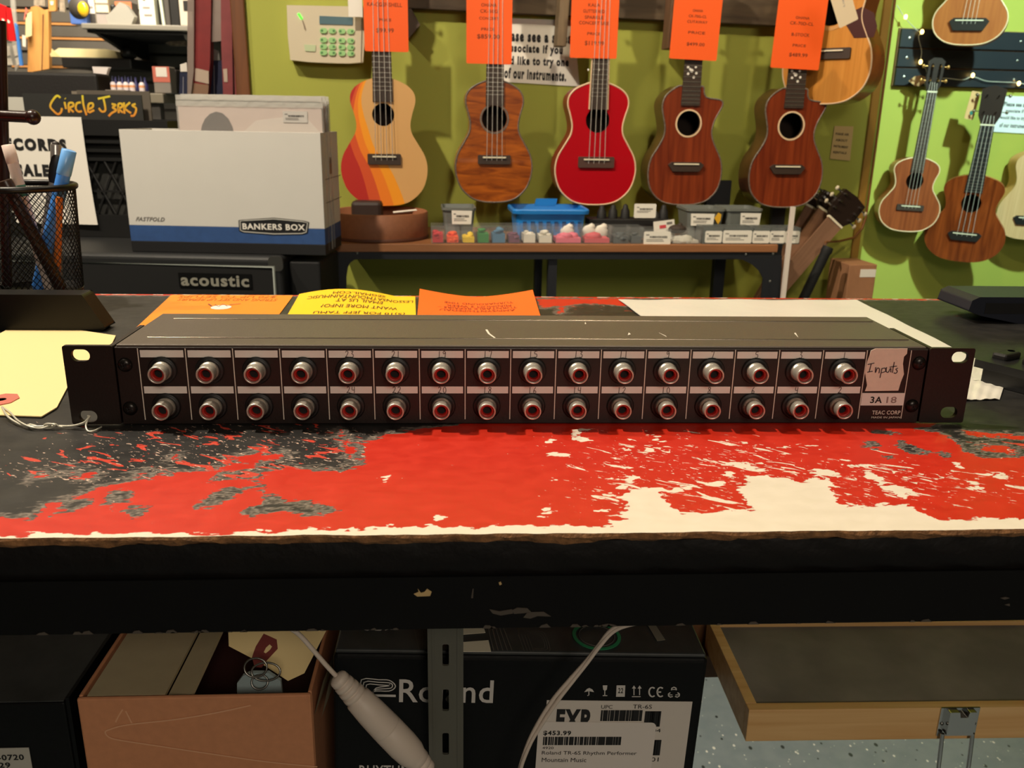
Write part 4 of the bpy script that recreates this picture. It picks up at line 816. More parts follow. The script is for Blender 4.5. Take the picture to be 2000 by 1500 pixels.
    if strings:
        for k in range(nstr):
            f_ = (k-(nstr-1)/2)/((nstr-1)/2); xb = f_*w1*.86; xt = f_*w0*.80; inner = abs(f_) < .6
            MB().tube([(xb, -D-.004, bz-abs(bh)), (xb, -D-.0098, bz), (xt, yf-.0035 - (.0022 if inner else 0), zn), (xt*.8, yf+.001, zn+.03)], .00062 if nstr == 4 else .0005, STRM, 5).build('string', r)
    if pick:
        MB().prism([(x*L, z*L) for x, z in pick], 0, .0008, mat('brown_pickguard', (70, 32, 30), .35), T(0, -D-.0009, 0) @ FZ).build('pickguard', r)
    # headstock
    hl = .42*L; hw = w0*1.5
    MB().box(-w0, w0, yf-.0012, -D+.002, zn-.0012, zn+.0035, BONE).build('nut', r, label='pale nut')
    tun = mat('gold_tuner', (200, 150, 90), .3, .8) if head == 'slotted' else CHROME
    if head == 'slotted':
        o_ = [(-w0, 0), (w0, 0), (hw, hl*.2), (hw*1.06, hl*.9), (hw*.5, hl), (-hw*.5, hl), (-hw*1.06, hl*.9), (-hw, hl*.2)]
        sl = [rrect(s*hw*.5-hw*.17, s*hw*.5+hw*.17, hl*.2, hl*.82, hw*.16, 4) for s in (-1, 1)]
        hd = MB().shape([o_]+sl, .011, ROSEW, T(0, -D+.004, zn+.003) @ FZ).build('headstock', r)
    else:
        o_ = [(-w0, 0), (w0, 0), (hw*1.05, hl*.22), (hw*1.15, hl*.9), (hw*.35, hl*.97), (0, hl), (-hw*.35, hl*.97), (-hw*1.15, hl*.9), (-hw*1.05, hl*.22)]
        hd = MB().shape([o_], .011, ROSEW, T(0, -D+.004, zn+.003) @ FZ).build('headstock', r)
    for s in (-1, 1):
        for k in range(max(2, nstr//2)):
            z = zn+.003+hl*(.32+.42*k/max(1, nstr//2-1)); b = MB()
            b.cyl((s*hw*.6, -D+.003, z), (s*(hw*1.2+.006), -D+.003, z), .0016, tun, 10); b.sphere((s*(hw*1.2+.010), -D+.003, z), .006, tun if head == 'slotted' else CHROME, 10, (.8, .5, 1))
            b.cyl((s*hw*.55, -D+.006, z), (s*hw*.55, -D-.010, z), .0022, tun, 10); b.build('tuner', r)
    return r
PEARL = mat('pearl_inlay', (236, 230, 222), .2); CRBIND = mat('cream_binding', (226, 196, 160), .4); GRBIND = mat('speckled_binding', (110, 98, 88), .35, noise=.5, nscale=300)
# tops
def sunset_top():
    m = mat('sunset_stripes', (216, 168, 108), .45); nt = m.node_tree; B = nt.nodes['Principled BSDF']; L = nt.links.new
    tc = nt.nodes.new('ShaderNodeTexCoord'); sp = nt.nodes.new('ShaderNodeSeparateXYZ'); L(tc.outputs['Object'], sp.inputs[0])
    Lr = .272
    def crv(P):
        mr = nt.nodes.new('ShaderNodeMath'); mr.operation = 'DIVIDE'; L(sp.outputs[2], mr.inputs[0]); mr.inputs[1].default_value = Lr
        fc = nt.nodes.new('ShaderNodeFloatCurve'); c = fc.mapping.curves[0]
        pts = sorted(((402-y)/250, .5+(x-753)/250) for y, x in P)
        c.points[0].location = pts[0]; c.points[-1].location = pts[-1]
        for p in pts[1:-1]: c.points.new(*p)
        fc.mapping.update(); L(mr.outputs[0], fc.inputs['Value']); return fc.outputs[0]
    nat = crv([(152,731),(175,718),(200,712),(225,715),(250,722),(292,736),(327,762),(370,782),(402,793)])
    red = crv([(152,722),(170,707),(192,697),(212,690),(235,683),(255,682),(275,686),(300,693),(330,705),(375,717),(402,722)])
    x = nt.nodes.new('ShaderNodeMath'); x.operation = 'MULTIPLY_ADD'; L(sp.outputs[0], x.inputs[0]); x.inputs[1].default_value = 1/Lr; x.inputs[2].default_value = .5
    a = nt.nodes.new('ShaderNodeMath'); a.operation = 'SUBTRACT'; L(x.outputs[0], a.inputs[0]); L(red, a.inputs[1])
    d = nt.nodes.new('ShaderNodeMath'); d.operation = 'SUBTRACT'; L(nat, d.inputs[0]); L(red, d.inputs[1])
    q = nt.nodes.new('ShaderNodeMath'); q.operation = 'DIVIDE'; L(a.outputs[0], q.inputs[0]); L(d.outputs[0], q.inputs[1])
    k = nt.nodes.new('ShaderNodeMath'); k.operation = 'MULTIPLY_ADD'; L(q.outputs[0], k.inputs[0]); k.inputs[1].default_value = .6; k.inputs[2].default_value = .2
    r = nt.nodes.new('ShaderNodeValToRGB'); r.color_ramp.interpolation = 'CONSTANT'; e = r.color_ramp.elements
    e[0].position = 0; e[0].color = (*lin((186, 40, 32)), 1); e[1].position = .2; e[1].color = (*lin((214, 82, 38)), 1)
    for p, c in ((.4, (240, 128, 30)), (.6, (246, 156, 28)), (.8, (216, 166, 104))): z = e.new(p); z.color = (*lin(c), 1)
    L(k.outputs[0], r.inputs[0]); L(r.outputs[0], B.inputs['Base Color']); return m
def red_sparkle():
    m = mat('red_sparkle_finish', (178, 14, 26), .22, coat=.6); nt = m.node_tree; B = nt.nodes['Principled BSDF']; L = nt.links.new
    tc = nt.nodes.new('ShaderNodeTexCoord'); v = nt.nodes.new('ShaderNodeTexVoronoi'); v.inputs['Scale'].default_value = 90; L(tc.outputs['Object'], v.inputs['Vector'])
    sp = nt.nodes.new('ShaderNodeSeparateColor'); L(v.outputs['Color'], sp.inputs[0])
    k = nt.nodes.new('ShaderNodeMath'); k.operation = 'MULTIPLY'; k.inputs[1].default_value = .12; L(sp.outputs[0], k.inputs[0])
    lt = nt.nodes.new('ShaderNodeMath'); lt.operation = 'LESS_THAN'; L(v.outputs['Distance'], lt.inputs[0]); L(k.outputs[0], lt.inputs[1])
    g = nt.nodes.new('ShaderNodeMath'); g.operation = 'GREATER_THAN'; L(sp.outputs[1], g.inputs[0]); g.inputs[1].default_value = .9
    mu = nt.nodes.new('ShaderNodeMath'); mu.operation = 'MULTIPLY'; L(lt.outputs[0], mu.inputs[0]); L(g.outputs[0], mu.inputs[1])
    mx = nt.nodes.new('ShaderNodeMix'); mx.data_type = 'RGBA'; mx.inputs['A'].default_value = (*lin((178, 12, 26)), 1); mx.inputs['B'].default_value = (*lin((240, 150, 130)), 1)
    L(mu.outputs[0], mx.inputs['Factor']); L(mx.outputs['Result'], B.inputs['Base Color']); return m
KOA = wood('figured_koa', (178, 92, 22), (112, 48, 8), (14, 18, 70), .3, .4, 4); MAHOG = wood('red_mahogany', (138, 58, 26), (98, 34, 14), (95, 40, 5), .32, .4); MAHOGS = wood('dark_mahogany_side', (84, 48, 24), (54, 30, 14), (20, 20, 20), .3, .4)
NATS = wood('natural_side', (196, 146, 92), (176, 126, 74), (30, 30, 6), .4); SPRUCE = wood('amber_spruce', (214, 146, 66), (196, 128, 52), (140, 60, 3), .3, .4); SUNB = wood('sunburst_side', (172, 92, 36), (92, 44, 18), (9, 9, 9), .22, .6); REDS = mat('red_gloss_side', (120, 12, 20), .3)
G1 = 'ukuleles with orange price cards on the green wall'; OFF = .14
uke('ukulele with red, orange and yellow curved stripes on a pale top', (753,402), (752,152), onW, OFF, sunset_top(), NATS, None, G1, hole=(.72,.088), bridge=(.395,.268,.085), fend=.818, nw=(.135,.158), kw=1.0)
uke('figured amber-brown ukulele with speckled edging, between the striped and red ones', (964,395), (963,157), onW, OFF, KOA, KOA, GRBIND, G1, hole=(.693,.106), ros=(1.03,1.16,GRBIND), bridge=(.378,.28,.075), fend=.80, nw=(.130,.152), kw=.94)
uke('glossy sparkling red ukulele with cream edging', (1160,400), (1161,161), onW, OFF, red_sparkle(), REDS, CRBIND, G1, hole=(.70,.102), bridge=(.38,.31,.09), bridge_m=mat('brown_bridge', (78, 52, 44), .5), fend=.785, nw=(.125,.158), kw=1.0, neck_bind=CRBIND, inlay=[(1149,136,.0022),(1170,136,.0022)])
fl = lambda cx, cy: [(cx-9,cy-9,.003),(cx+6,cy-9,.0026),(cx-2,cy-2,.0042),(cx-9,cy+4,.003),(cx+7,cy+3,.003),(cx+2,cy+11,.003),(cx-5,cy-5,.0026)]
uke('reddish mahogany cutaway ukulele between the red one and the rightmost cutaway', (1333,400), (1344,168), onW, OFF, MAHOG, MAHOGS, GRBIND, G1, prof=(CUTR, CUTL), hole=(.694,.104), ros=(1.0,1.13,CRBIND), bridge=(.353,.32,-.08), fend=.84, nw=(.14,.165), kw=1.03, inlay=fl(1353,140), strings=False, D=.066)
uke('mahogany cutaway ukulele hanging rightmost of the carded row', (1528,405), (1541,173), onW, OFF, MAHOG, MAHOGS, GRBIND, G1, prof=(CUTR, CUTL), hole=(.694,.108), ros=(1.0,1.13,CRBIND), bridge=(.353,.32,-.08), fend=.84, nw=(.145,.17), kw=1.04, inlay=fl(1556,148), strings=False, D=.066)
GPROF = [(0,0),(.005,.12),(.03,.23),(.10,.335),(.19,.385),(.28,.395),(.38,.375),(.47,.325),(.56,.275),(.63,.265),(.72,.282),(.81,.298),(.89,.282),(.945,.225),(.985,.12),(1.0,.05)]
uke('acoustic guitar with amber top hanging beside the last ukulele', (1604,203), (1632,-85), onW, .142, SPRUCE, SUNB, CRBIND, None, D=.074, yaw=math.radians(-50), tilt=0, prof=(GPROF, None), kw=.85, hole=(.665,.125), ros=(1.04,1.25,mat('pale_rosette', (206, 150, 90), .4)), bridge=(.37,.36,.075), fend=.80, nw=(.11,.14), scale=1.33, nfr=2, nstr=6, name='acoustic_guitar', cat='guitar', pick=[(.12,.54),(.19,.45),(.33,.45),(.345,.52),(.31,.61),(.22,.655),(.13,.62)], strings=False)
# cool green alcove
SAP = wood('sapele_top', (150, 78, 40), (116, 54, 26), (90, 40, 5), .35, .3); TANT = wood('tan_spruce', (208, 172, 128), (194, 156, 110), (120, 50, 3), .4); COPPER = wood('copper_side', (186, 110, 66), (160, 88, 48), (20, 20, 20), .3)
R_ = math.radians
uke('small brown ukulele with slotted headstock under the black slat panel', (1768,452), (1792,308), onR, .10, SAP, SAP, CRBIND, 'instruments in the alcove', tilt=R_(2.2), base_a=RA, yaw=R_(-14), hole=(.69,.115), bridge=(.35,.36,.08), fend=.80, nw=(.13,.17), scale=1.50, nfr=19, head='slotted', kw=1.16, D=.055)
uke('dark glossy cutaway-free ukulele with black neck and copper sides', (1873,511), (1893,342), onR, .14, wood('glossy_dark_koa', (140, 66, 28), (92, 38, 16), (60, 30, 6), .18, .7), COPPER, None, 'instruments in the alcove', tilt=R_(2.0), base_a=RA, yaw=R_(-36), hole=(.68,.105), bridge=(.33,.36,-.10), bridge_m=BLACK, fend=.80, nw=(.145,.185), scale=1.22, nfr=20, head='solid', kw=1.22, D=.07, fb=mat('black_fretboard', (24, 22, 24), .4))
uke('pale tan guitar cut off by the right edge', (2000,468), (2018,295), onR, .10, TANT, NATS, None, 'instruments in the alcove', tilt=R_(2.2), base_a=RA, yaw=R_(-14), hole=(.70,.12), bridge=(.25,.36,-.10), bridge_m=BLACK, fend=.80, nw=(.14,.17), scale=1.5, nfr=18, kw=1.05, D=.06, prof=(SYM, None))
uke('brown ukulele hanging highest, above the black slat panel', (1884,88), (1905,-80), onR, .16, wood('plain_sapele', (168, 96, 44), (150, 80, 34), (60, 30, 5), .4), COPPER, CRBIND, 'instruments in the alcove', tilt=R_(2.2), base_a=RA, yaw=R_(-38), hole=(.70,.115), bridge=(.29,.46,-.15), bridge_m=BLACK, fend=.82, nw=(.14,.17), scale=1.4, nfr=2, kw=1.22, D=.07)

# ---- orange price cards tucked under the strings
OC = mat('orange_card', (252, 96, 22), .6); CI = mat('card_ink', (120, 44, 14), .7)
def card(label, TL, BR_, lines, off, slant=0.):
    A, Bq = onW(*TL, off), onW(*BR_, off); w = (Vector((Bq.x-A.x, Bq.y-A.y))).length; h = A.z-Bq.z
    c = (A+Bq)/2; r = thing('price_card', label, 'price card', M=Matrix.Translation(c) @ RZ(WA) @ RY(slant), group='orange price cards')
    MB().prism(rrect(-w/2, w/2, -h/2, h/2, .003, 3), -.0003, .0003, OC, FZ).build('card', r)
    inv = ROOT[r.name].inverted()
    for s_, px0, px1, py, hh in lines:
        a, e = inv @ onW(px0, py, off), inv @ onW(px1, py, off)
        MB().text(s_, e.x-a.x, hh*.00108, CI, FR(((a.x+e.x)/2, -.0006, (a.z+e.z)/2)), .012).build('lettering', r)
    return r
SO = OFF + .0075
card('orange price card over the neck of the striped ukulele', (708,-42), (798,102), [('KA-CGSF-SHELL', 717,785,9,7), ('PRICE', 741,764,39,5), ('$99.99', 735,769,60,9)], SO)
card('orange price card over the neck of the amber-brown ukulele', (911,-42), (999,126), [('OHANA', 940,970,10,6), ('CK-50G', 938,972,22,6), ('CONCERT', 936,974,36,5), ('PRICE', 940,966,57,5), ('$859.00', 932,976,72,9)], SO)
card('orange price card over the neck of the red ukulele', (1118,-42), (1204,115), [('KALA', 1149,1172,10,6), ('GLITTER RED', 1139,1181,22,6), ('SPARKLE', 1142,1178,34,6), ('CONCERT UKE', 1131,1189,45,6), ('PRICE', 1147,1173,66,5), ('$119.99', 1142,1179,85,9)], SO)
card('orange price card on the first mahogany cutaway ukulele', (1319,-42), (1401,118), [('OHANA', 1353,1373,21,5), ('CK-70G-CL', 1345,1380,32,5), ('CUTAWAY', 1342,1382,43,5), ('PRICE', 1344,1377,64,5), ('$499.00', 1341,1376,87,7)], SO+.004, R_(1.5))
card('orange price card on the rightmost mahogany cutaway ukulele', (1524,-42), (1601,136), [('OHANA', 1554,1581,35,5), ('CK-70D-CL', 1543,1589,46,6), ('B-STOCK', 1546,1581,68,6), ('PRICE', 1548,1574,89,5), ('$489.99', 1541,1577,108,8)], SO+.004, R_(1.8))

# ---- rail and wooden hangers
RAILM = wood('weathered_rail_wood', (92, 76, 56), (62, 48, 34), (5, 40, 40), .7)
a, e = onW(760, 14.5, .024), onW(1520, 50.5, .024); dirv = e-a; ang2 = math.atan2(dirv.z, Vector((dirv.x, dirv.y)).length); Lr_ = dirv.length
rl = thing('hanger_rail', 'weathered grey-brown wooden rail along the top of the green wall', 'rail', M=Matrix.Translation(a) @ RZ(WA) @ RY(-ang2))
MB().box(-.03, Lr_+.06, 0, .0235, 0, .14, RAILM).build('rail_board', rl, bevel=.002)
def stick(name, label, x0, x1, y1, off, m, d=.025, rot=0.):
    p = onW((x0+x1)/2, y1, off); w = (onW(x1, y1, off)-onW(x0, y1, off)).length
    o = thing(name, label, 'hanger', M=wallM(p) @ RY(rot)); MB().box(-w/2, w/2, 0, d, 0, .18, m).build('block', o, bevel=.001); return o
GREYW = wood('grey_hanger_wood', (136, 116, 90), (110, 92, 68), (40, 40, 6), .7); BRW = wood('brown_hanger_wood', (126, 92, 66), (104, 74, 52), (40, 40, 6), .7)
stick('wooden_hanger', 'pale wooden hanger stick left of the red ukulele card', 1088, 1106, 90, .075, GREYW, .05, R_(2.5)); stick('wooden_hanger', 'brown wooden hanger stick left of the first mahogany ukulele', 1304, 1324, 95, .075, BRW, .05, R_(1.5))
p = onW(797, 46, .05); o = thing('hanger_block', 'dark pointed wooden block beside the striped ukulele card', 'hanger', M=wallM(p))
MB().prism([(-.028,.0),(.0,-.030),(.026,-.002),(.008,.03),(-.01,.03)], 0, .045, mat('dark_block_wood', (80, 66, 54), .7), T(0,.045,0) @ FZ).build('block', o, bevel=.001)

# ---- alarm keypad, notices
p = onW(636, 67, 0); ak = thing('alarm_keypad', 'cream alarm keypad with lit green buttons on the green wall', 'keypad', M=wallM(p)); inv = ROOT[ak.name].inverted()
def wl(px, py, off=.03): q = inv @ onW(px, py, off); return q.x, q.z
P = [wl(560,10),(wl(712,13)),wl(712,80),wl(709,122),wl(680,124),wl(640,123),wl(600,121),wl(567,117),wl(562,70)]
CREAMP = mat('cream_plastic', (206, 194, 168), .45); b = MB().prism(P, .001, .030, CREAMP, FZ); b.build('housing', ak, bevel=.003, seg=3)
def kq(name, P, m, lab=None, parent=ak, t=.0015): return MB().prism([wl(*q) for q in P], .0298, .0302+t, m, FZ).build(name, parent, label=lab)
kq('display', [(624,31),(689,34),(689,49),(624,47)], mat('lcd_blue_grey', (84, 112, 122), .3), 'blue-grey display'); kq('cover_seam', [(706,36),(707.5,36),(706,120),(704.5,120)], mat('seam_grey', (140, 130, 112), .6))
LED = mat('led_green', (60, 240, 40), .4, emit=(60, 255, 40), estr=3.); kq('status_light', [(581,27),(585,26),(591,36),(588,38)], LED, 'glowing green status light'); kq('logo_groove', [(590,40),(592,40),(596,52),(597,58),(595,58),(593,50)], mat('groove_brown', (130, 112, 92), .6))
GB = mat('button_green', (150, 190, 130), .5, emit=(110, 210, 90), estr=.1); GN = mat('button_dark', (72, 128, 72), .6)
for r0, ys_ in enumerate((60, 78, 91, 103)):
    for c0 in range(4):
        x = (632, 649, 668, 685)[c0]; y = ys_ + (x-632)*.03; bt = kq('button', [(x-7,y-2),(x-4,y-5),(x+4,y-5),(x+7,y-2),(x+7,y+2),(x+4,y+5),(x-4,y+5),(x-7,y+2)], GB, None, ak, .003)
        sx = 3 if c0 % 2 else -3; MB().prism([wl(x+sx-2, y-2), wl(x+sx+2, y-2), wl(x+sx+2, y+2), wl(x+sx-2, y+2)], .0335, .0337, GN, FZ).build('button_mark', bt)
kq('panic_button', [(594,87),(617,88),(616,101),(596,100)], mat('pale_green_button', (186, 200, 160), .5))
p = onW(694, 16, .055); wt = MB().box(-.015, .015, 0, .0006, -.017, .06, WHITE); o = wt.build('white_slip', loc=p, rot=(0, 0, WA)); tag(o, 'small white slip hanging left of the first orange price card', 'slip')
def notice(label, corners, lines, on, off, a, m, ink=INK, cat='notice'):
    C4 = [on(*c, off) for c in corners]; c = sum(C4, Vector())/4; r = thing('paper_notice', label, cat, M=Matrix.Translation(c) @ RZ(a)); iv = ROOT[r.name].inverted()
    Q = [(iv @ q) for q in C4]; MB().prism([(q.x, q.z) for q in Q], -.0003, .0003, m, FZ).build('paper', r)
    for s_, p0, p1, hh, bold in lines:
        a_, e_ = iv @ on(*p0, off), iv @ on(*p1, off); an = math.atan2(e_.z-a_.z, e_.x-a_.x)
        MB().text(s_, (e_-a_).length, hh, ink, FR(((a_.x+e_.x)/2, -.0006, (a_.z+e_.z)/2)) @ RZ(an), bold).build('lettering', r)
    return r
notice('white notice asking to see a sales associate, behind the red ukulele', [(958,34),(1120,40),(1132,169),(985,160)], [('Please see a sales', (974,69), (1116,75), .024, .055), ('associate if you', (989,95), (1099,100), .024, .055), ('would like to try one', (962,119), (1111,124), .024, .055), ('of our instruments.', (985,142), (1106,149), .024, .055)], onW, .002, WA, WHITE)
notice('small tan notice with four printed lines below the acoustic guitar', [(1630,246),(1667,247),(1660,314),(1621,310)], [('PLEASE ASK', (1632,261), (1658,263), .0055, .03), ('ABOUT', (1632,273), (1655,275), .0055, .03), ('INSTRUMENT', (1628,285), (1656,288), .0055, .03), ('RENTALS', (1627,297), (1653,299), .0055, .03)], onW, .002, WA, mat('tan_paper', (196, 168, 116), .7))
notice('pale blue-white notice at the right edge of the alcove', [(1948,187),(2030,189),(2018,262),(1936,257)], [('Please see a sales', (1961,203), (2020,206), .014, .03), ('associate if you', (1964,217), (2012,219), .014, .03), ('would like to try one', (1953,230), (2015,233), .014, .03), ('of our instruments.', (1952,244), (2010,247), .014, .03)], onR, .003, RA, mat('cool_white_paper', (216, 222, 226), .7))
# white hang tag on the acoustic guitar
q = onW(1648, 14, .30); wt = thing('hang_tag', 'white hang tag tilted across the acoustic guitar', 'tag', M=wallM(q) @ RY(R_(-26))); MB().prism(rrect(-.021, .021, -.034, .05, .003, 3), 0, .0006, mat('cream_tag', (230, 210, 180), .6), FZ).build('tag_card', wt)
MB().text('5,100', .016, .004, mat('blue_grey_ink', (120, 120, 140), .7), FR((.002, -.0008, .008)) @ RZ(1.45)).build('lettering', wt)

# ---- alcove: black slat panel, fairy lights, tags
p0 = onR(1747, 168, .018); p1 = onR(1762, 54, .018); hh = p1.z-p0.z; SLAT = mat('black_slat', (26, 31, 38), .5)
sp_ = thing('slat_panel', 'black slatted wall panel behind the alcove headstocks', 'panel', M=wallM(p0, RA)); zz = [0, hh*.325, hh*.66, hh]
for k in range(3): MB().box(0, 1.2, 0, .0175, zz[k]+.0025, zz[k+1]-.0025, SLAT).build('slat', sp_, bevel=.001)
MB().box(-.003, 1.2, .010, .018, 0, hh, mat('panel_back_wood', (120, 86, 50), .6)).build('backing', sp_)
for x in (.03,.42):
    for k in range(3): MB().lathe([(.005,0),(1e-7,.002)], STEEL, axisM((x, 0, (zz[k]+zz[k+1])/2), (0,-1,0)), 10).build('screw', sp_)
P = [(1752,10),(1767,34),(1790,58),(1800,64),(1794,72),(1800,100),(1798,121),(1808,134),(1815,152),(1850,153),(1880,156),(1900,150),(1925,158),(1950,160),(1988,162),(2030,170)]
o_ = onR(1800, 100, .024); fl_ = thing('fairy_lights', 'string of warm fairy lights draped over the black slat panel', 'string lights', o_)
MB().tube(catmull([onR(x, y, .026)-o_ for x, y in P], 5), .0012, mat('clear_wire', (186, 184, 170), .4), 6).build('wire', fl_)
BULB = mat('warm_bulb', (255, 226, 150), .3, emit=(255, 214, 120), estr=9.)
for x, y in ((1769,33),(1801,62),(1798,121),(1900,147),(1990,163)): MB().sphere(onR(x, y, .030)-o_, .0052, BULB, 12, (1,1,1.4)).build('bulb', fl_, label='glowing warm bulb')
q = onR(1797, 157, .04); lf = tag(MB().prism([(-.040,-.002),(-.02,.012),(0,.016),(.018,.010),(.03,.008),(.03,-.006),(.012,-.010),(0,-.018),(-.018,-.016)], 0, .0008, mat('tan_leaf_tag', (190, 150, 104), .7), FZ).build('leaf_tag', loc=q, rot=(0, 0, RA)), 'tan leaf-shaped tag at the slotted headstock', 'tag')
q = onR(1899, 206, .10); tt = thing('tan_tag', 'tan paper tag with a teal dot beside the dark neck', 'tag', M=wallM(q, RA) @ RY(R_(8))); MB().prism(rrect(-.016, .016, -.043, .043, .005, 3), 0, .0008, mat('tan_card', (206, 162, 112), .7), FZ).build('tag_card', tt); MB().prism(circ(.004, -.022, .007, 14), .0008, .0012, mat('teal_dot', (40, 110, 100), .6), FZ).build('dot', tt, label='teal dot')
# ================================================================ the desk under the ukuleles
DA = math.radians(3); DN = Vector((math.sin(DA), -math.cos(DA), 0)); D0 = atY(1000, 482, 1.36); D0.z = 0
def onD(px, py, off=0.): return atPlane(px, py, D0, DN, off)      # off > 0 towards the camera
dz = onD(1000, 477).z; l_, r_x = onD(635, 482), onD(1520, 486)
dk = thing('display_bench', 'display bench with brown board top and black metal frame below the ukuleles', 'bench', M=Matrix.Translation((l_.x, l_.y, dz)) @ RZ(DA)); iD = ROOT[dk.name].inverted()
def dl(px, py, off=0.): q = iD @ onD(px, py, off); return q.x, q.z
DW = dl(1520, 482)[0]; BRD = wood('brown_board_edge', (158, 106, 68), (140, 90, 56), (6, 60, 60), .5)
MB().box(0, DW, 0, .285, -.0165, 0, BRD).build('board_top', dk, bevel=.0015)
BM = mat('black_bench_metal', (26, 28, 34), .5)
zb0 = dl(1000, 507)[1]
MB().box(.002, DW-.002, .004, .012, zb0, -.0167, BM).build('front_rail', dk)
MB().box(.002, DW-.002, .152, .160, zb0, -.0167, BM).build('back_rail', dk)
def gus(P): return [dl(*q, -.006) for q in P]
MB().prism(gus([(636,491),(706,491),(700,506),(692,507),(685,512),(680,521),(677,540),(676,600),(636,600)]), -.006, -.003, BM, FZ).build('corner_plate', dk)
MB().prism(gus([(1419,504),(1526,498),(1526,520),(1520,620),(1484,620),(1486,575),(1489,543),(1481,528),(1468,516),(1450,507),(1430,505)]), -.006, -.003, BM, FZ).build('corner_plate', dk)
for px, py in ((642,494),(697,494),(646,548),(1458,497),(1511,496),(1505,550)): MB().lathe([(.003,0),(1e-7,.0016)], STEEL, axisM((dl(px,py)[0], .0028, dl(px,py)[1]), (0,-1,0)), 8).build('bolt', dk)
for x0, x1, y0 in ((1045,1059,.145),(1071,1088,.012),(1396,1417,.145),(640,660,.012),(640,660,.145),(1504,1524,.145),(1504,1524,.012)):
    a, c = dl(x0, 520, -y0)[0], dl(x1, 520, -y0)[0]; MB().box(a, c, y0, y0+.02, -dz, -.017, BM).build('bench_leg', dk)
for x0, x1, y1 in ((1382,1428,352),(1508,1534,400)):
    a, z = dl(x0, y1, -.275); c, _ = dl(x1, y1, -.275); MB().box(a, c, .270, .284, 0, z, BM).build('back_upright', dk)
p = onD(1523, 585, .020); q = onD(1537, 404, .020); ws = thing('white_strip', 'narrow white upright strip at the right end of the bench', 'strip', M=wallM(Vector((p.x+.004, p.y, 0)), DA)); MB().box(0, .0085, 0, .008, 0, q.z, mat('white_painted_strip', (226, 214, 204), .6)).build('strip_body', ws)
# clear bins
CLEAR = mat('clear_plastic', (206, 208, 206), .15, alpha=.07, spec=.6); SMOKE = mat('smoky_plastic', (120, 124, 122), .2, alpha=.55, spec=.6)
def heap(b, w, d, h, m, seed, M, z0=.0015):
    rr = random.Random(seed)
    for i in range(9):
        a = rr.uniform(.2, .32)*w; b.sphere((rr.uniform(-w/2+a, w/2-a), rr.uniform(a*.6, d-a), z0 + h*rr.uniform(.18, .72)), a, m, 8, (1, rr.uniform(.6, 1), rr.uniform(.35, .7)), M)
    b.box(-w/2+.001, w/2-.001, .002, d-.002, z0, z0+h*.5, m, M)
def fbin(label, x0, x1, y1, colr, fill, name='clear_bin', off=-.006, group='clear bins along the bench', d=.05, lab=None, wallm=None, ytop=None, seed=1):
    a, c = onD(x0, 478, off), onD(x1, 478, off); w = (c-a).length; mid = (a+c)/2; h = onD((x0+x1)/2, y1, off).z - dz
    r = thing(name, label, 'bin', M=Matrix.Translation((mid.x, mid.y, dz+.0004)) @ RZ(DA), group=group); t = .0012; pm = wallm or CLEAR
    b = MB(); W_ = w/2-.0004
    b.box(-W_, W_, 0, t, 0, h, pm); b.box(-W_, W_, d-t, d, 0, h, pm); b.box(-W_, -W_+t, t, d-t, 0, h, pm); b.box(W_-t, W_, t, d-t, 0, h, pm); b.box(-W_+t, W_-t, t, d-t, 0, t, pm); b.build('bin_shell', r)
    if colr: b = MB(); heap(b, w-.005, d-.004, h*fill, colr, seed, T(0, .002, 0)); b.build('contents', r)
    if lab:
        lx0, ly0, lx1, ly1 = lab; iv = ROOT[r.name].inverted(); A, B = iv @ onD(lx0, ly0, off), iv @ onD(lx1, ly1, off)
        lb_ = MB().prism(rrect(A.x, B.x, B.z, A.z, .003, 2), .0002, .0006, WHITE, FZ).build('label', r); barlines(lb_, A.x, B.x, B.z, A.z, .0006, seed)
    return r
GREYT = mat('grey_print', (120, 116, 112), .7); 
def barlines(par, x0, x1, z0, z1, y, seed=1):
    rr = random.Random(seed); b = MB(); h = z1-z0; w = x1-x0; x = x0+w*.22
    b.box(x0+w*.08, x0+w*.2, -y-.0002, -y, z0+h*.70, z0+h*.78, GREYT)
    while x < x0+w*.86:
        k = rr.uniform(.008, .03)*w; b.box(x, x+k, -y-.0002, -y, z0+h*.50, z0+h*.66, INK); x += k+rr.uniform(.006, .02)*w
    for q in (.36, .24): b.box(x0+w*.1, x0+w*rr.uniform(.6, .8), -y-.0002, -y, z0+h*q, z0+h*(q+.05), GREYT)
    b.build('label_print', par)
def felt(n, c): return mat(n, c, .7)
fbin('clear bin of red pieces, first along the bench edge', 842, 869, 441, felt('red_pieces', (206, 44, 54)), .95, seed=1)
fbin('clear bin of orange pieces', 870, 899, 443, felt('orange_pieces', (244, 88, 36)), .68, seed=2)
fbin('clear bin of yellow pieces', 901, 930, 443, felt('yellow_pieces', (232, 196, 40)), .62, seed=3)
fbin('clear bin of green pieces', 931, 958, 441, felt('green_pieces', (48, 132, 58)), .95, seed=4)
fbin('clear bin of steel-blue pieces', 959, 990, 441, felt('blue_pieces', (76, 122, 156)), .95, seed=5)
fbin('clear bin of purple pieces', 991, 1018, 441, felt('purple_pieces', (112, 66, 92)), .75, seed=6)
WF = felt('white_pieces', (226, 220, 208)); fbin('clear bin of white pieces beside the purple ones', 1020, 1049, 442, WF, .95, seed=7); fbin('clear bin of white pieces next to the pink ones', 1050, 1081, 442, WF, .82, seed=8)
PK = felt('pink_pieces', (222, 110, 134)); fbin('wide clear bin half full of pink pieces with a white lump behind', 1083, 1138, 443, PK, .55, seed=9); fbin('clear bin of rosy pink pieces topped with white', 1139, 1194, 443, felt('rose_pieces', (206, 84, 96)), .5, seed=10)
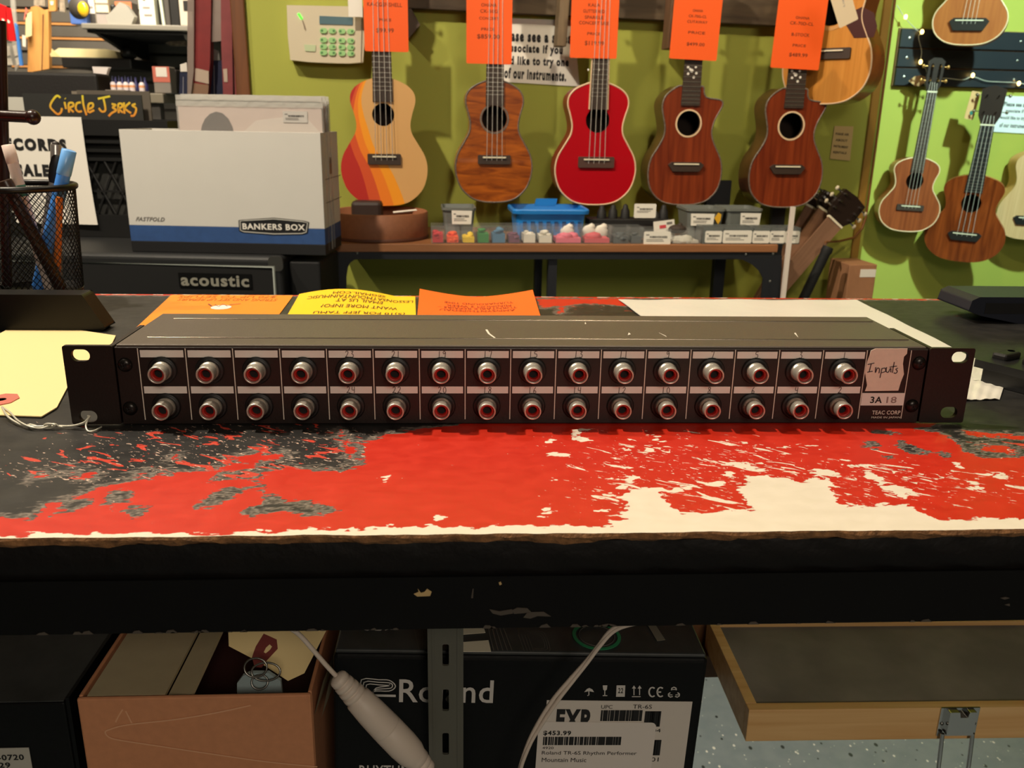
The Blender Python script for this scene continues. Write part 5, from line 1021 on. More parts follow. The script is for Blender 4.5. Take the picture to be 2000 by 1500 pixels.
for px, s_ in ((1108, 'white crumpled packet above the wide pink bin'), (1150, 'white crumpled packet over the rosy bin, left one'), (1174, 'white crumpled packet over the rosy bin, right one')):
    q = onD(px, 449, -.066); q.z = dz; b = MB(); b.sphere((0, 0, .0165), .0165, mat('white_packet', (232, 226, 214), .6), 10, (.95, .45, 1)); b.sphere((.006, .002, .028), .008, mat('white_packet', (232, 226, 214), .6), 8); tag(b.build('white_packet', loc=q), s_, 'packet', 'white packets behind the bins')
fbin('clear bin of dark grey pieces beside the rosy ones', 1196, 1230, 444, felt('charcoal_pieces', (72, 78, 82)), .8, seed=11); fbin('narrow clear bin of dark grey pieces', 1231, 1256, 444, felt('charcoal_pieces', (72, 78, 82)), .8, seed=12)
fbin('clear bin with a big white barcode label at the middle of the bench', 1257, 1310, 448, None, 0, lab=(1258,452,1309,478), seed=13)
fbin('clear compartment bin with pale pieces right of the big label', 1312, 1368, 450, felt('pale_pieces', (190, 186, 176)), .35, seed=14)
fbin('smoky bin with a narrow barcode label', 1371, 1411, 444, None, 0, lab=(1378,451,1409,474), wallm=SMOKE, seed=15)
fbin('smoky bin with a wide barcode label', 1412, 1469, 444, None, 0, lab=(1413,450,1467,475), wallm=SMOKE, seed=16)
for k, (a, c) in enumerate(((1470,1503),(1504,1533),(1534,1561))): fbin('labelled smoky bin, %s of the three past the wide label' % ('leftmost', 'middle', 'rightmost')[k], a, c, 445, None, 0, lab=(a+1,451,c-1,475), wallm=SMOKE, seed=17+k) if k < 2 else fbin('labelled smoky bin, rightmost of the three past the wide label', a, c, 445, None, 0, lab=(a+1,451,c-1,475), wallm=SMOKE, seed=19)
# leather tray
TAN = mat('brown_leather', (146, 92, 62), .6, noise=.08, nscale=120, bump=.3, bscale=300); a, c = onD(643, 440, -.108), onD(836, 440, -.108); R_t = (c-a).length/2; m_ = (a+c)/2; ht = onD(740, 421, -.01).z-dz
ty = thing('leather_tray', 'round brown leather tray at the left end of the bench', 'tray', (m_.x, m_.y, dz+.0004)); k_ = .99
MB().lathe([(1e-7,0),(R_t*.985,0),(R_t,.004),(R_t,ht-.002),(R_t-.003,ht),(R_t-.006,ht-.002),(R_t-.007,.006),(1e-7,.005)], TAN, Matrix.Diagonal((1,.94,1,1)), 48).build('tray_body', ty)
MB().lathe([(R_t+.0012,.001),(R_t+.0016,.004),(R_t+.0004,.0065)], mat('dark_leather_welt', (92, 54, 36), .6), Matrix.Diagonal((1,.94,1,1)), 48, cap=False).build('welt', ty)
q = onD(720, 415, -.13); b = MB(); b.box(-.035, .030, -.02, .02, 0, ht+.012, mat('dark_brown_case', (46, 28, 20), .6)); o = b.build('dark_case', loc=(q.x, q.y, dz+.0065), bevel=.008); tag(o, 'small dark brown case lying in the leather tray', 'case')
q = onD(790, 415, -.09); o = MB().box(-.024, .026, -.012, .012, 0, .001, WHITE).build('white_card', loc=(q.x, q.y, dz+ht+.0005), rot=(0, R_(-6), .1)); tag(o, 'small white card lying across the rim of the leather tray', 'card')
# tubs, basket, pegs behind the bins
def tub(label, x0, x1, y0, y1, lab, m, extra=None, off=-.075):
    a, c = onD(x0, y0, off), onD(x1, y0, off); w = (c-a).length; mid = (a+c)/2; h = a.z-dz; r = thing('tub', label, 'tub', M=Matrix.Translation((mid.x, mid.y, dz+.0004)) @ RZ(DA), group='grey tubs behind the bins'); iv = ROOT[r.name].inverted()
    rings = [(.40,.035,0),(.49,.043,h-.006),(.52,.046,h-.005),(.52,.046,h),(.48,.042,h),(.39,.033,.003)]; v = []; f = []; n = 24
    for fx, fy, z in rings: v += [(x*fx*w*2, y*fy*2+.03, z) for x, y in rrect(-.5, .5, -.5, .5, .12, 5)]
    n = 24
    for j in range(5): f += [(j*n+i, j*n+(i+1) % n, (j+1)*n+(i+1) % n, (j+1)*n+i) for i in range(n)]
    f += [tuple(range(n-1, -1, -1)), tuple(range(5*n, 6*n))]; MB().add(v, f, m).build('tub_shell', r)
    A, B = iv @ onD(lab[0], lab[1], off+.016), iv @ onD(lab[2], lab[3], off+.016); lb_ = MB().prism([(A.x+.001, A.z), (B.x, A.z-.0005), (B.x-.002, B.z), (A.x+.002, B.z)], .0160, .0164, WHITE, FZ).build('label', r); barlines(lb_, A.x+.002, B.x-.002, B.z, A.z, .0165, int(x0))
    return r, iv
GT = mat('grey_tub_plastic', (112, 116, 112), .35); tub('grey tub with a barcode label left of the blue basket', 864, 928, 405, 440, (881,411,922,438), GT); 
r, iv = tub('grey tub with a label and a yellow sticker', 1340, 1414, 407, 440, (1349,417,1394,441), GT); 
A = iv @ onD(1402, 426, -.059); MB().prism([(A.x-.008,A.z),(A.x,A.z+.012),(A.x+.007,A.z+.008),(A.x+.006,A.z-.006),(A.x+.001,A.z-.013)], .0164, .0168, mat('yellow_sticker', (224, 170, 36), .6), FZ).build('yellow_sticker', r)
tub('grey tub with a skewed label, rightmost of the tubs', 1416, 1486, 407, 440, (1446,416,1484,441), GT)
BLU = mat('blue_basket_plastic', (30, 126, 208), .4); off = -.07; a, c = onD(1000, 408, off), onD(1151, 408, off); w = (c-a).length; mid = (a+c)/2; h = a.z-dz
bk = thing('blue_basket', 'bright blue plastic basket behind the white and pink bins', 'basket', M=Matrix.Translation((mid.x, mid.y, dz+.0004)) @ RZ(DA)); v = []; f = []; n = 24
for fx, fy, z in ((.42,.050,0),(.45,.054,h-.014),(.455,.055,h-.012),(.495,.062,h-.010),(.50,.063,h-.003),(.49,.061,h),(.46,.056,h-.001),(.41,.049,.004)): v += [(x*fx*w*2, y*fy*2+.05, z) for x, y in rrect(-.5, .5, -.5, .5, .10, 5)]
for j in range(7): f += [(j*n+i, j*n+(i+1) % n, (j+1)*n+(i+1) % n, (j+1)*n+i) for i in range(n)]
f += [tuple(range(n-1, -1, -1)), tuple(range(7*n, 8*n))]; MB().add(v, f, BLU, None, False).build('basket_body', bk)
for i in range(8): MB().box(-.06+i*.017, -.052+i*.017, -.0062 if True else 0, -.0040, h*.35, h*.60, mat('basket_slot', (16, 60, 110), .6)).build('slot', bk)
MB().prism([(-.022,h-.004),(.022,h-.004),(.028,h+.0),(.030,h+.012),(-.018,h+.012)], -.109, -.105, BLU, FZ).build('raised_back', bk)
PEG = mat('black_rubber_peg', (18, 17, 18), .6); off = -.09; a = onD(1150, 445, off); c = onD(1310, 445, off); mid = (a+c)/2
pg = thing('black_peg_rack', 'black rack of rounded pegs behind the bins right of the blue basket', 'rack', M=Matrix.Translation((mid.x, mid.y, dz+.0004)) @ RZ(DA)); iv = ROOT[pg.name].inverted()
A, B = iv @ a, iv @ c; zt_ = (iv @ onD(1200, 428, off)).z; MB().box(A.x, B.x, 0, .05, 0, zt_, PEG).build('rack_base', pg, bevel=.002)
for px, py in ((1176,401),(1198,400),(1222,399),(1254,412),(1281,413),(1297,400)):
    t_ = iv @ onD(px, py, off-.02); MB().lathe([(.011,0),(.0095,(t_.z-zt_)*.55),(.0062,(t_.z-zt_)*.75),(.0058,(t_.z-zt_)*.9),(.003,t_.z-zt_),(1e-7,t_.z-zt_+.001)], PEG, T(t_.x, .02, zt_), 14).build('peg', pg)
q = onD(1260, 409, -.06); o = thing('white_label_card', 'white barcode card standing among the black pegs', 'card', M=Matrix.Translation((q.x, q.y, q.z)) @ RZ(DA)); k = MB().prism(rrect(-.024, .024, -.018, .012, .003, 3), 0, .0008, WHITE, FZ).build('card', o); barlines(k, -.022, .022, -.012, .010, .0009, 5)
q = onD(1297, 440, -.045); o = thing('tilted_price_note', 'tilted white note with red print in front of the black pegs', 'note', M=Matrix.Translation(q) @ RZ(DA) @ RY(R_(-7))); k = MB().box(-.023, .023, 0, .0006, -.040, .010, WHITE).build('note_paper', o); MB().box(-.010, .004, -.0006, -.0001, -.006, .001, mat('red_print', (206, 70, 80), .7)).build('red_print', o); MB().box(.006, .018, -.0006, -.0001, .001, .006, GREYT).build('grey_print', o)
q = onD(1323, 448, -.035); q.z = dz+.0125; o = MB().sphere((0,0,.010), .020, mat('dark_brown_lump', (52, 40, 34), .7), 12, (1, .8, .5)).sphere((.005,0,.018), .006, mat('dark_brown_lump', (52, 40, 34), .7), 8).build('dark_pouch', loc=(q.x, q.y, dz+.018)); tag(o, 'dark brown soft pouch showing above the compartment bin', 'pouch')

# ---- guitars leaning behind the right end of the bench
def leaner(label, top, bot, off, hw, headc, neckm, ext):
    A, B = onW(*bot, off), onW(*top, off); d = B-A; L = d.length; tl = math.atan2(d.dot(WT), d.z)
    r = thing('leaning_guitar', label, 'guitar', M=Matrix.Translation(A) @ RZ(WA) @ RY(tl), group='guitars leaning behind the bench end'); hl = .30*L if L < .3 else .105
    MB().prism([(-.024,-ext),(.024,-ext),(.0215,L-hl),(-.0215,L-hl)], 0, .006, neckm, T(0,.0,0) @ FZ).build('fretboard', r, label='brown fretboard')
    MB().prism([(-.0215,0),(.0215,0),(.012,-.016),(-.012,-.016)], -ext, L-hl, mat('maple_neck', (222, 172, 100), .4), Matrix(((1,0,0,0),(0,-1,0,.0),(0,0,1,0),(0,0,0,1)))).build('neck', r, label='pale maple neck')
    MB().box(-.0225, .0225, -.008, .004, L-hl-.001, L-hl+.004, BONE).build('nut', r)
    MB().prism([(-.0225,L-hl+.004),(.0225,L-hl+.004),(.037,L-hl*.6),(.034,L-.004),(.0,L),(-.034,L-.004),(-.037,L-hl*.6)], -.010, .004, headc, FZ).build('headstock', r, bevel=.001)
    for s in (-1, 1):
        for k in range(3):
            z = L-hl*.18-k*hl*.25; b = MB().cyl((s*.026,-.001,z), (s*.026,-.012,z), .0032, CHROME, 8); b.cyl((s*.030,.004,z), (s*.046,.004,z), .0024, CHROME, 8); b.sphere((s*.049,.004,z), .006, mat('cream_tuner', (220, 206, 180), .4) if hw else CHROME, 8, (.8,.6,1)); b.build('tuner', r)
    G = [(w*.40, t*.42-.42-ext) for t, w in SYM]; G = catmull(G, 3); G += [(-x, y) for x, y in reversed(G[1:])]
    MB().prism(G, -.016, .016, mat('leaning_body', (70, 40, 24), .4), FZ).build('body', r)
    return r
HD = mat('dark_headstock', (38, 26, 20), .35); FB1 = wood('rosewood_board', (150, 112, 88), (128, 94, 72), (60, 60, 4), .5)
leaner('guitar leaning behind the bench end, its brown fretboard nearest and headstock furthest right', (1672,384), (1530,548), .125, 1, HD, FB1, .30)
leaner('middle one of the guitars leaning behind the bench end', (1632,382), (1560,486), .085, 0, HD, FB1, .36)
leaner('guitar leaning behind the bench end, headstock furthest left under the last ukulele', (1603,378), (1549,475), .045, 0, HD, FB1, .40)
# gig bag neck, kraft box, cable
a, c = onW(1618, 482, .17), onW(1566, 590, .17); d = c-a; sd = thing('black_stand_tube', 'thick black padded tube slanting below the leaning guitars', 'stand', a)
MB().tube([(0,0,0), d*.08, d*.12, d*1.9, Vector((d.x*3.6, d.y*3.6, .012-a.z))], [.012,.0135,.0115,.0115,.010], mat('black_foam', (22, 23, 24), .7), 14).build('tube_body', sd)
KR = mat('kraft_box', (164, 116, 82), .75, noise=.05, nscale=80); a, c = onW(1660, 517, .14), onW(1714, 515, .14); w = (c-a).length; kb = thing('kraft_carton', 'tall kraft carton with a white label in the corner of the green wall', 'carton', M=wallM(Vector(((a.x+c.x)/2, (a.y+c.y)/2, 0))))
MB().box(-w/2, w/2, 0, .10, 0, a.z, KR).build('carton_body', kb, bevel=.002); iv = ROOT[kb.name].inverted(); A, B = iv @ onW(1681, 526, .14), iv @ onW(1709, 541, .14); MB().box(A.x, B.x, -.0008, 0, B.z, A.z, WHITE).build('white_label', kb)
o_ = onW(1690, 440, .01); b = MB(); b.tube([q-o_ for q in (onW(1612, 473, .15), onW(1640, 471, .05), onW(1668, 464, .012), onW(1684, 446, .008), onW(1691, 425, .007), onW(1696, 390, .007), onW(1710, 290, .007), onW(1722, 200, .007), onW(1734, 110, .007), onW(1748, 0, .007), onW(1752, -30, .007))], .0028, mat('brown_cable', (120, 72, 28), .6), 8)
tag(b.build('brown_cable', loc=o_), 'brown cord running down the wall corner to the leaning guitars', 'cord')
# ================================================================ left: amplifier, boxes of records
Y1 = 1.16; AMPM = mat('black_amp_vinyl', (26, 27, 28), .55, bump=.4, bscale=500); GRILLE = mat('black_grille_cloth', (13, 13, 13), .9, bump=.3, bscale=900); PIPE = mat('silver_grey_piping', (128, 134, 128), .5)
TL, TR = atY(-90, 521, Y1), atY(535, 521, Y1); BA = math.radians(-5.0)
am = thing('guitar_amplifier', 'black amplifier cabinet with silver lettering under the boxes of records', 'amplifier', M=Matrix.Translation((TR.x, Y1, 0)) @ RZ(BA)); iA = ROOT[am.name].inverted()
An = Vector((math.sin(BA), -math.cos(BA), 0)); Ap = Vector((TR.x, Y1, 0))
def onA(px, py, off=0.): return atPlane(px, py, Ap, An, off)
def al(px, py, off=0.): q = iA @ onA(px, py, off); return q.x, q.z
AWd = -al(-90, 521)[0]; zpi = al(535, 521)[1]; ztp_ = zpi + .018
MB().box(-AWd-.03, .016, 0, .38, .02, ztp_, AMPM).build('cabinet', am, bevel=.010, seg=4)
MB().box(-AWd, 0, -.002, .004, .06, zpi, GRILLE).build('grille', am)
MB().tube([(-AWd,-.002,zpi),(0,-.002,zpi),(0,-.002,.06),(-AWd,-.002,.06)], .0032, PIPE, 8, closed=True).build('piping', am)
b = MB(); x0, z0 = al(352, 559); x1, z1 = al(492, 535); b.box(x0, x1, -.0042, -.002, z0, z1, mat('glossy_logo_plate', (20, 20, 20), .2)); lg = b.build('logo_plate', am)
xa1, zl1 = al(356, 557); xa2, zl2 = al(487, 538); MB().text('acoustic', xa2-xa1, zl2-zl1, mat('silver_lettering', (190, 186, 170), .35, .5), FR(((xa1+xa2)/2, -.0046, (zl1+zl2)/2)), .03).build('lettering', lg)
b = MB(); xc = .016; b.prism(rrect(xc-.026, xc+.001, ztp_-.026, ztp_+.001, .008, 4), -.004, .0012, STEEL, FZ); b.build('metal_corner', am, bevel=.001)
for x in (-.04, -AWd): MB().box(x-.03, x+.03, .03, .30, 0, .021, BLACK).build('foot', am)
# second dark cabinet right of it
p = onA(618, 508, -.03); dc = thing('dark_cabinet', 'plain black cabinet between the amplifier and the bench', 'cabinet', M=Matrix.Translation((TR.x+.022, Y1+.03, 0)) @ RZ(BA)); w = (iA @ onA(628, 530, -.03)).x-.022
MB().box(0, w, 0, .15, .004, ztp_-.012, mat('dark_cabinet_black', (12, 12, 13), .7)).build('cabinet_body', dc, bevel=.004); MB().box(.02, w-.02, .02, .13, 0, .005, BLACK).build('plinth', dc)
# storage box
BW_ = mat('white_corrugated_board', (210, 207, 200), .75, noise=.015, nscale=14); BB = mat('storage_box_blue', (44, 78, 132), .7, noise=.10, nscale=60); BK = mat('storage_box_black', (22, 22, 24), .6)
Cp = Vector((TR.x, 1.185, 0)); CA = math.radians(-4.5); Cn = Vector((math.sin(CA), -math.cos(CA), 0))
def onC(px, py, off=0.): return atPlane(px, py, Cp, Cn, off)
c0 = onC(246, 380); zf = ztp_+.0008; sb = thing('storage_box', 'white cardboard storage box with a blue band holding records', 'box', M=Matrix.Translation((c0.x, c0.y, zf)) @ RZ(CA)); iC = ROOT[sb.name].inverted()
def cl(px, py, off=0.): q = iC @ onC(px, py, off); return q.x, q.z
SW = cl(631, 380)[0]; SH = (cl(430, 256)[1]); SDp = .135; t = .004
zB0, zB1 = cl(430, 498)[1], cl(430, 474)[1]; zB0 = 0; zB2 = cl(430, 443)[1]
for nm, m_, z0, z1 in (('black_base_band', BK, zB0, zB1), ('blue_band', BB, zB1, zB2), ('white_front', BW_, zB2, SH)): MB().box(0, SW, 0, t, z0, z1, m_).build(nm, sb, bevel=.0005)
for nm, m_, z0, z1 in (('black_side_band', BK, 0, zB1), ('blue_side_band', BB, zB1, zB2), ('white_side', BW_, zB2, SH)): MB().box(SW-t, SW, t, SDp, z0, z1, m_).build(nm, sb)
MB().box(0, t, t, SDp, 0, SH, BW_).build('white_side', sb); MB().box(t, SW-t, SDp-t, SDp, 0, SH, BW_).build('back_side', sb); MB().box(t, SW-t, t, SDp-t, 0, t, BW_).build('box_floor', sb)
b = MB(); b.prism([(.055,SH-.075),(.075,SH-.075),(.075,SH-.050),(.066,SH-.044),(.058,SH-.052)], SW, SW+.0008, BLACK, Matrix(((0,0,1,0),(1,0,0,0),(0,1,0,0),(0,0,0,1)))); b.build('hand_hole', sb, label='dark hand hole')
for z in (SH-.083, SH-.125): MB().box(SW-.0002, SW+.0006, .02, .15, z, z+.0012, mat('side_print_line', (90, 80, 76), .7)).build('printed_line', sb)
P = [(466,430),(474,429),(535,425),(594,431),(604,434),(601,455),(592,458),(535,459),(474,454),(467,451)]
pl = MB().prism([cl(*q) for q in P], .0004, .0008, mat('plate_black', (24, 24, 26), .5), FZ).build('brand_plate', sb); b = MB()
Pi = [(cl(535,442)[0]+(x-cl(535,442)[0])*.955, cl(535,442)[1]+(z-cl(535,442)[1])*.86) for x, z in [cl(*q) for q in P]]
b.ribbon(Pi+[Pi[0], Pi[1]], .0018, mat('plate_silver', (190, 188, 180), .5), FZ, .0010); b.build('plate_border', pl)
def ctext(b, s_, x0, x1, y0, y1, m, bold=0., sh=0., off=.0012): (a, z0), (c, z1) = cl(x0, (y0+y1)/2), cl(x1, (y0+y1)/2); h = abs(cl(x0, y0)[1]-cl(x0, y1)[1]); b.text(s_, c-a, h, m, FR(((a+c)/2, -off, (z0+z1)/2)), bold, shear=sh)
b = MB(); ctext(b, 'BANKERS BOX', 474, 596, 437, 449, WHITE, .03); b.build('brand_lettering', pl)
b = MB(); ctext(b, 'FASTFOLD', 265, 322, 424, 432, mat('grey_box_print', (120, 116, 112), .7), .03, .4, .0005); b.build('corner_lettering', sb)
# sleeved records in the storage box
SLV = mat('clear_sleeve', (200, 196, 190), .08, alpha=.30, spec=.9, bump=1.0, bscale=90); cols = [(222,204,196),(60,58,58),(150,120,100),(196,190,180),(70,80,90),(120,60,50)]
GLINT = mat('pale_glint_film', (214, 212, 204), .12, spec=1.0, alpha=.55, bump=1.0, bscale=160)  # pale film strip added for the white glints along the sleeve tops
zr = cl(490, 203, -.03)[1]; xr0, xr1 = cl(347, 230, -.03)[0], cl(632, 230, -.03)[0]
LBL = ['record with a pinkish cover and a dark dome, front of the white box', 'record second from the front in the white box', 'record third from the front in the white box', 'record fourth from the front in the white box', 'record fifth from the front in the white box', 'rearmost record in the white box']
for k in range(6):
    y = .030+k*.011; top = zr + (.0, .010, .004, .012, .007, .012)[k]; r = thing('sleeved_record', LBL[k], 'record', M=ROOT[sb.name] @ T((xr0+xr1)/2 + (0,-.004,.002,-.003,.001,-.002)[k], y, t+.0006), group='sleeved records in the white box'); w = (xr1-xr0)/2
    MB().box(-w+.003, w-.003, -.0018, .0018, 0, top-t-.004, mat('cover_%d' % k, cols[k], .6, noise=.06, nscale=9)).build('cover', r)
    MB().box(-w, w, -.0026, .0026, .0, top-t+.003, SLV).build('clear_sleeve', r, label='clear glossy sleeve')
    MB().grid(lambda u, v, k=k, w=w, top=top: (-w+2*w*u, -.0030+.0004*math.sin(u*83+k*2)*math.sin(u*31+v*4), top-t-.006+.0092*v+.0002*math.sin(u*37+k)), 60, 3, GLINT).build('sleeve_glint', r, label='pale crinkled strip added for glints on the sleeve top')
    if k == 0:
        iv = ROOT[r.name].inverted(); f0_ = lambda px, py: (lambda q: (q.x, q.z))(iv @ onC(px, py, -.030+.003))
        MB().prism([f0_(*q) for q in [(391,262),(394,245),(400,232),(410,222),(422,218),(434,221),(446,232),(454,248),(457,262)]], .0019, .0023, mat('cover_dark_dome', (86, 80, 82), .6), FZ).build('cover_dome', r)
        MB().prism([f0_(*q) for q in [(470,262),(500,235),(560,228),(600,232),(628,262)]], .0019, .0021, mat('cover_pale_patch', (232, 222, 214), .6), FZ).build('cover_patch', r)
        A, B = f0_(552, 217), f0_(601, 240); lb_ = MB().box(A[0], B[0], -.0032, -.0027, B[1], A[1], mat('grey_sticker', (196, 192, 186), .6)).build('price_sticker', r); barlines(lb_, A[0], B[0], B[1], A[1], .0033, 3)
# milk crate
CRM_ = mat('black_crate_plastic', (20, 20, 20), .5); Kp = Vector((TR.x, 1.36, 0))
def onK(px, py, off=0.): return atPlane(px, py, Kp, An, off)
k0 = onK(-95, 380); ck = thing('milk_crate', 'black plastic milk crate full of records behind the pen cup', 'crate', M=Matrix.Translation((k0.x, k0.y, ztp_+.0008)) @ RZ(BA)); iK = ROOT[ck.name].inverted()
def kl(px, py, off=0.): q = iK @ onK(px, py, off); return q.x, q.z
KW = kl(340, 380)[0]; KH = kl(150, 233)[1]
b = MB().box(0, KW, 0, .012, KH-.03, KH, CRM_).box(0, KW, 0, .012, 0, .045, CRM_)
b.box(0, .03, 0, .012, .045, KH-.03, CRM_).box(KW-.012, KW, 0, .012, .045, KH-.03, CRM_)
for z in (KH-.045, KH-.062, KH-.079): b.box(.03, KW-.03, .002, .010, z, z+.006, CRM_)
b.box(.03, KW-.03, .003, .008, .09, .094, CRM_)
for i in range(12):
    x = .03+(KW-.042)*i/11
    for s_ in (-1, 1): b.tube([(x, .006, .045), (min(max(x+s_*.05, .01), KW-.006), .006, KH-.08)], .003, CRM_, 6)
b.build('crate_front', ck); MB().box(0, .008, .012, .24, 0, KH, CRM_).build('crate_side', ck); MB().box(KW-.008, KW, .012, .24, 0, KH, CRM_).build('crate_side', ck); MB().box(.008, KW-.008, .232, .24, 0, KH, CRM_).build('crate_back', ck); MB().box(.008, KW-.008, .012, .232, 0, .006, CRM_).build('crate_floor', ck)
# paper sign taped to the crate
C_ = [kl(x, y) for x, y in ((2,226),(160,232),(186,436),(142,437),(10,437))]; sg = thing('records_sign', 'white paper sign reading RECORDS SALE on the milk crate', 'sign', M=ROOT[ck.name] @ T(0, -.0012, 0))
x0 = C_[0][0]; zt0 = C_[0][1]; zb0 = C_[3][1]; x1 = C_[1][0]
def sgp(u, v, dy=0.): x = x0 + (x1-x0)*u + (1-v)**2*.010*u*u; return (x, -.0012-.006*(1-v)**2*u + dy - .0005*math.sin(u*9), zb0+(zt0-zb0)*v - .004*u*v*0)
MB().grid(lambda u, v: sgp(u, v), 14, 12, WHITE).grid(lambda u, v: sgp(1-u, v, .0004), 14, 12, WHITE).build('paper', sg); b = MB()
for s_, xx0, xx1, y in (('RECORDS', -8, 131, 281), ('SALE', 33, 98, 332)):
    (a, z_), (c, _) = kl(xx0, y), kl(xx1, y); b = MB(); b.text(s_, c-a, .0245, INK, FR(((a+c)/2, -.0052 if y < 300 else -.0068, z_)), .075)
    for i, (vx, vy, vz) in enumerate(b.v): b.v[i] = (vx, sgp((vx-x0)/(x1-x0), (vz-zb0)/(zt0-zb0))[1]-.0005, vz)
    b.build('lettering', sg)
# records standing in the crate
def rec(label, x0, x1, ytop, off, m, th=.003, zb=None):
    (a, z), (c, _) = kl(x0, ytop, -off), kl(x1, ytop, -off); r = thing('record_sleeve', label, 'record', M=ROOT[ck.name] @ T((a+c)/2, off, .0068), group='records in the milk crate'); w = (c-a)/2
    MB().box(-w, w, -th/2, th/2, 0, z-.0068, m).build('cover', r); return r, w, z-.0068
CJ = mat('dark_cover', (44, 44, 42), .55); YLW = None
r, w, ht_ = rec('dark record cover with hand-painted yellow lettering', 44, 276, 182, .022, CJ)
def lettermat():
    m = mat('yellow_orange_paint', (222, 178, 40), .6); nt = m.node_tree; tc = nt.nodes.new('ShaderNodeTexCoord'); sp = nt.nodes.new('ShaderNodeSeparateXYZ'); mr = nt.nodes.new('ShaderNodeMapRange'); rp = nt.nodes.new('ShaderNodeValToRGB')
    nt.links.new(tc.outputs['Generated'], sp.inputs[0]); nt.links.new(sp.outputs[2], rp.inputs[0]); rp.color_ramp.elements[0].color = (*lin((222, 130, 44)), 1); rp.color_ramp.elements[1].color = (*lin((216, 204, 52)), 1); nt.links.new(rp.outputs[0], nt.nodes['Principled BSDF'].inputs['Base Color']); return m
YO = lettermat(); iv = ROOT[r.name].inverted(); g_ = lambda px, py: (lambda q: (q.x, q.z))(iv @ onK(px, py, -.022+.002)); b = MB()
for st in ([(118,191),(112,187),(105,193),(98,207),(105,217),(113,223),(119,219),(121,211)], [(126,199),(129,213)], [(127,192),(128,193)], [(135,220),(134,203),(142,201),(143,207),(136,211),(144,219)], [(158,200),(150,202),(148,212),(153,218),(160,217)], [(161,186),(163,205),(169,225)], [(172,220),(173,204),(181,202),(181,209),(174,213)], [(174,220),(184,215)], [(191,193),(215,188)], [(202,192),(206,214),(199,218),(193,211)], [(218,203),(226,205),(220,210),(227,215),(218,221),(212,227)], [(232,221),(231,204),(238,203),(238,209),(232,212),(240,220)], [(243,222),(242,200)], [(254,200),(244,211),(256,221)], [(265,203),(258,206),(266,212),(262,225),(255,226)]):
    b.ribbon([g_(*q) for q in (catmull(st, 4) if len(st) > 2 else st)], .0040, YO, FZ, .0020)
b.build('painted_lettering', r, label='yellow to orange hand-painted lettering')
rec('white record cover at the left end of the crate', -60, 52, 188, .035, mat('white_cover', (196, 194, 184), .6)); rec('dark grey record behind the lettered one', 150, 292, 176, .045, mat('grey_brown_cover', (92, 84, 74), .6))
for k, (x0, x1, y, c) in enumerate(((200,300,178,(128,118,104)),(205,311,176,(80,74,66)),(210,322,174,(150,140,126)),(215,333,175,(60,56,52)))): rec(('tan', 'dark brown', 'pale grey', 'blackish')[k]+' record edge in the crate behind the lettered cover', x0-60, x1-78, y, .06+k*.02, mat('edge_cover_%d' % k, c, .6))
# black case lying on the crate
p = atY(100, 160, 1.46); kz = KH+ztp_+.0008; bc = thing('black_flat_case', 'flat black case lying across the back of the record crate', 'case', M=Matrix.Translation((p.x, 1.46, kz+.0)) @ RZ(0))
a, c = atY(4, 160, 1.46), atY(186, 160, 1.46); w = (c.x-a.x)/2; zc = atY(100, 141, 1.46).z-kz; MB().box(-w, w, 0, .07, .0, zc, mat('black_case_cloth', (26, 23, 22), .6, bump=.3)).build('case_body', bc, bevel=.006, seg=3)

# ================================================================ far left: back room with slatted wall
YS = 4.2; SLG = mat('grey_slat_panel', (92, 88, 82), .6); OAK = mat('oak_slat_insert', (206, 146, 86), .5)
def onS(px, py, off=0.): return atY(px, py, YS-off)
a, c = onS(-250, 200).x, onS(560, 200).x; wf = MB(); g0 = onS(150, 48).z; dg = (g0-onS(150, 132).z)/3
wf.box(a, c, YS+.012, YS+.06, 0, 2.7, mat('slat_groove_back', (60, 56, 52), .7))
z = g0 + 12*dg
while z > .05: wf.box(a, c, YS, YS+.012, max(z-dg+.010, 0), z-.004, SLG); z -= dg
struct(wf.build('wall_far'))
for k, (x1, m_) in enumerate(((190, OAK), (222, OAK), (232, OAK))):
    z = g0-k*dg*(1 if k < 2 else 1.0) - (dg if k == 2 else 0)
    p0, p1 = onS(20, 100).x, onS((160, 222, 205)[k], 100).x; o = struct(MB().box(p0, p1, YS-.006, YS+.010, z-.004, z+.006, OAK).build('trim_%d' % (k+3)))
o = struct(MB().box(onS(0,50).x, onS(92,50).x, YS-.006, YS+.010, onS(30,21).z-.005, onS(30,21).z+.006, OAK).build('trim_6'))
# upper display shelf
YF2 = 3.55; sl = thing('display_shelf', 'grey bracketed shelf with small boxes on the slatted wall', 'shelf', atY(250, 47, YF2)); c = ROOT[sl.name].translation
x0, x1 = atY(158, 47, YF2).x-c.x, atY(420, 47, YF2).x-c.x; MB().box(x0, x1, 0, YS-YF2, -.022, 0, mat('grey_shelf_board', (132, 128, 118), .5)).build('shelf_board', sl, bevel=.004)
MB().prism([(0,-.022),(YS-YF2,-.022),(YS-YF2,-.11),(.32,-.085),(.1,-.045)], x0+.03, x0+.05, mat('black_bracket', (20, 19, 18), .6), Matrix(((0,0,1,0),(1,0,0,0),(0,1,0,0),(0,0,0,1)))).build('bracket', sl)
MB().box(x0+.01, x1-.01, .03, YS-YF2, -.034, -.0225, mat('black_bracket', (20, 19, 18), .6)).build('dark_underside', sl)
MB().prism([(0,.0),(.3,-.01),(YS-YF2,-.022),(YS-YF2,-.15),(.3,-.11),(.06,-.05)], atY(352,60,YF2).x-c.x, atY(352,60,YF2).x-c.x+.035, mat('grey_bracket', (122, 116, 108), .6), Matrix(((0,0,1,0),(1,0,0,0),(0,1,0,0),(0,0,0,1)))).build('bracket', sl)
SZ = c.z
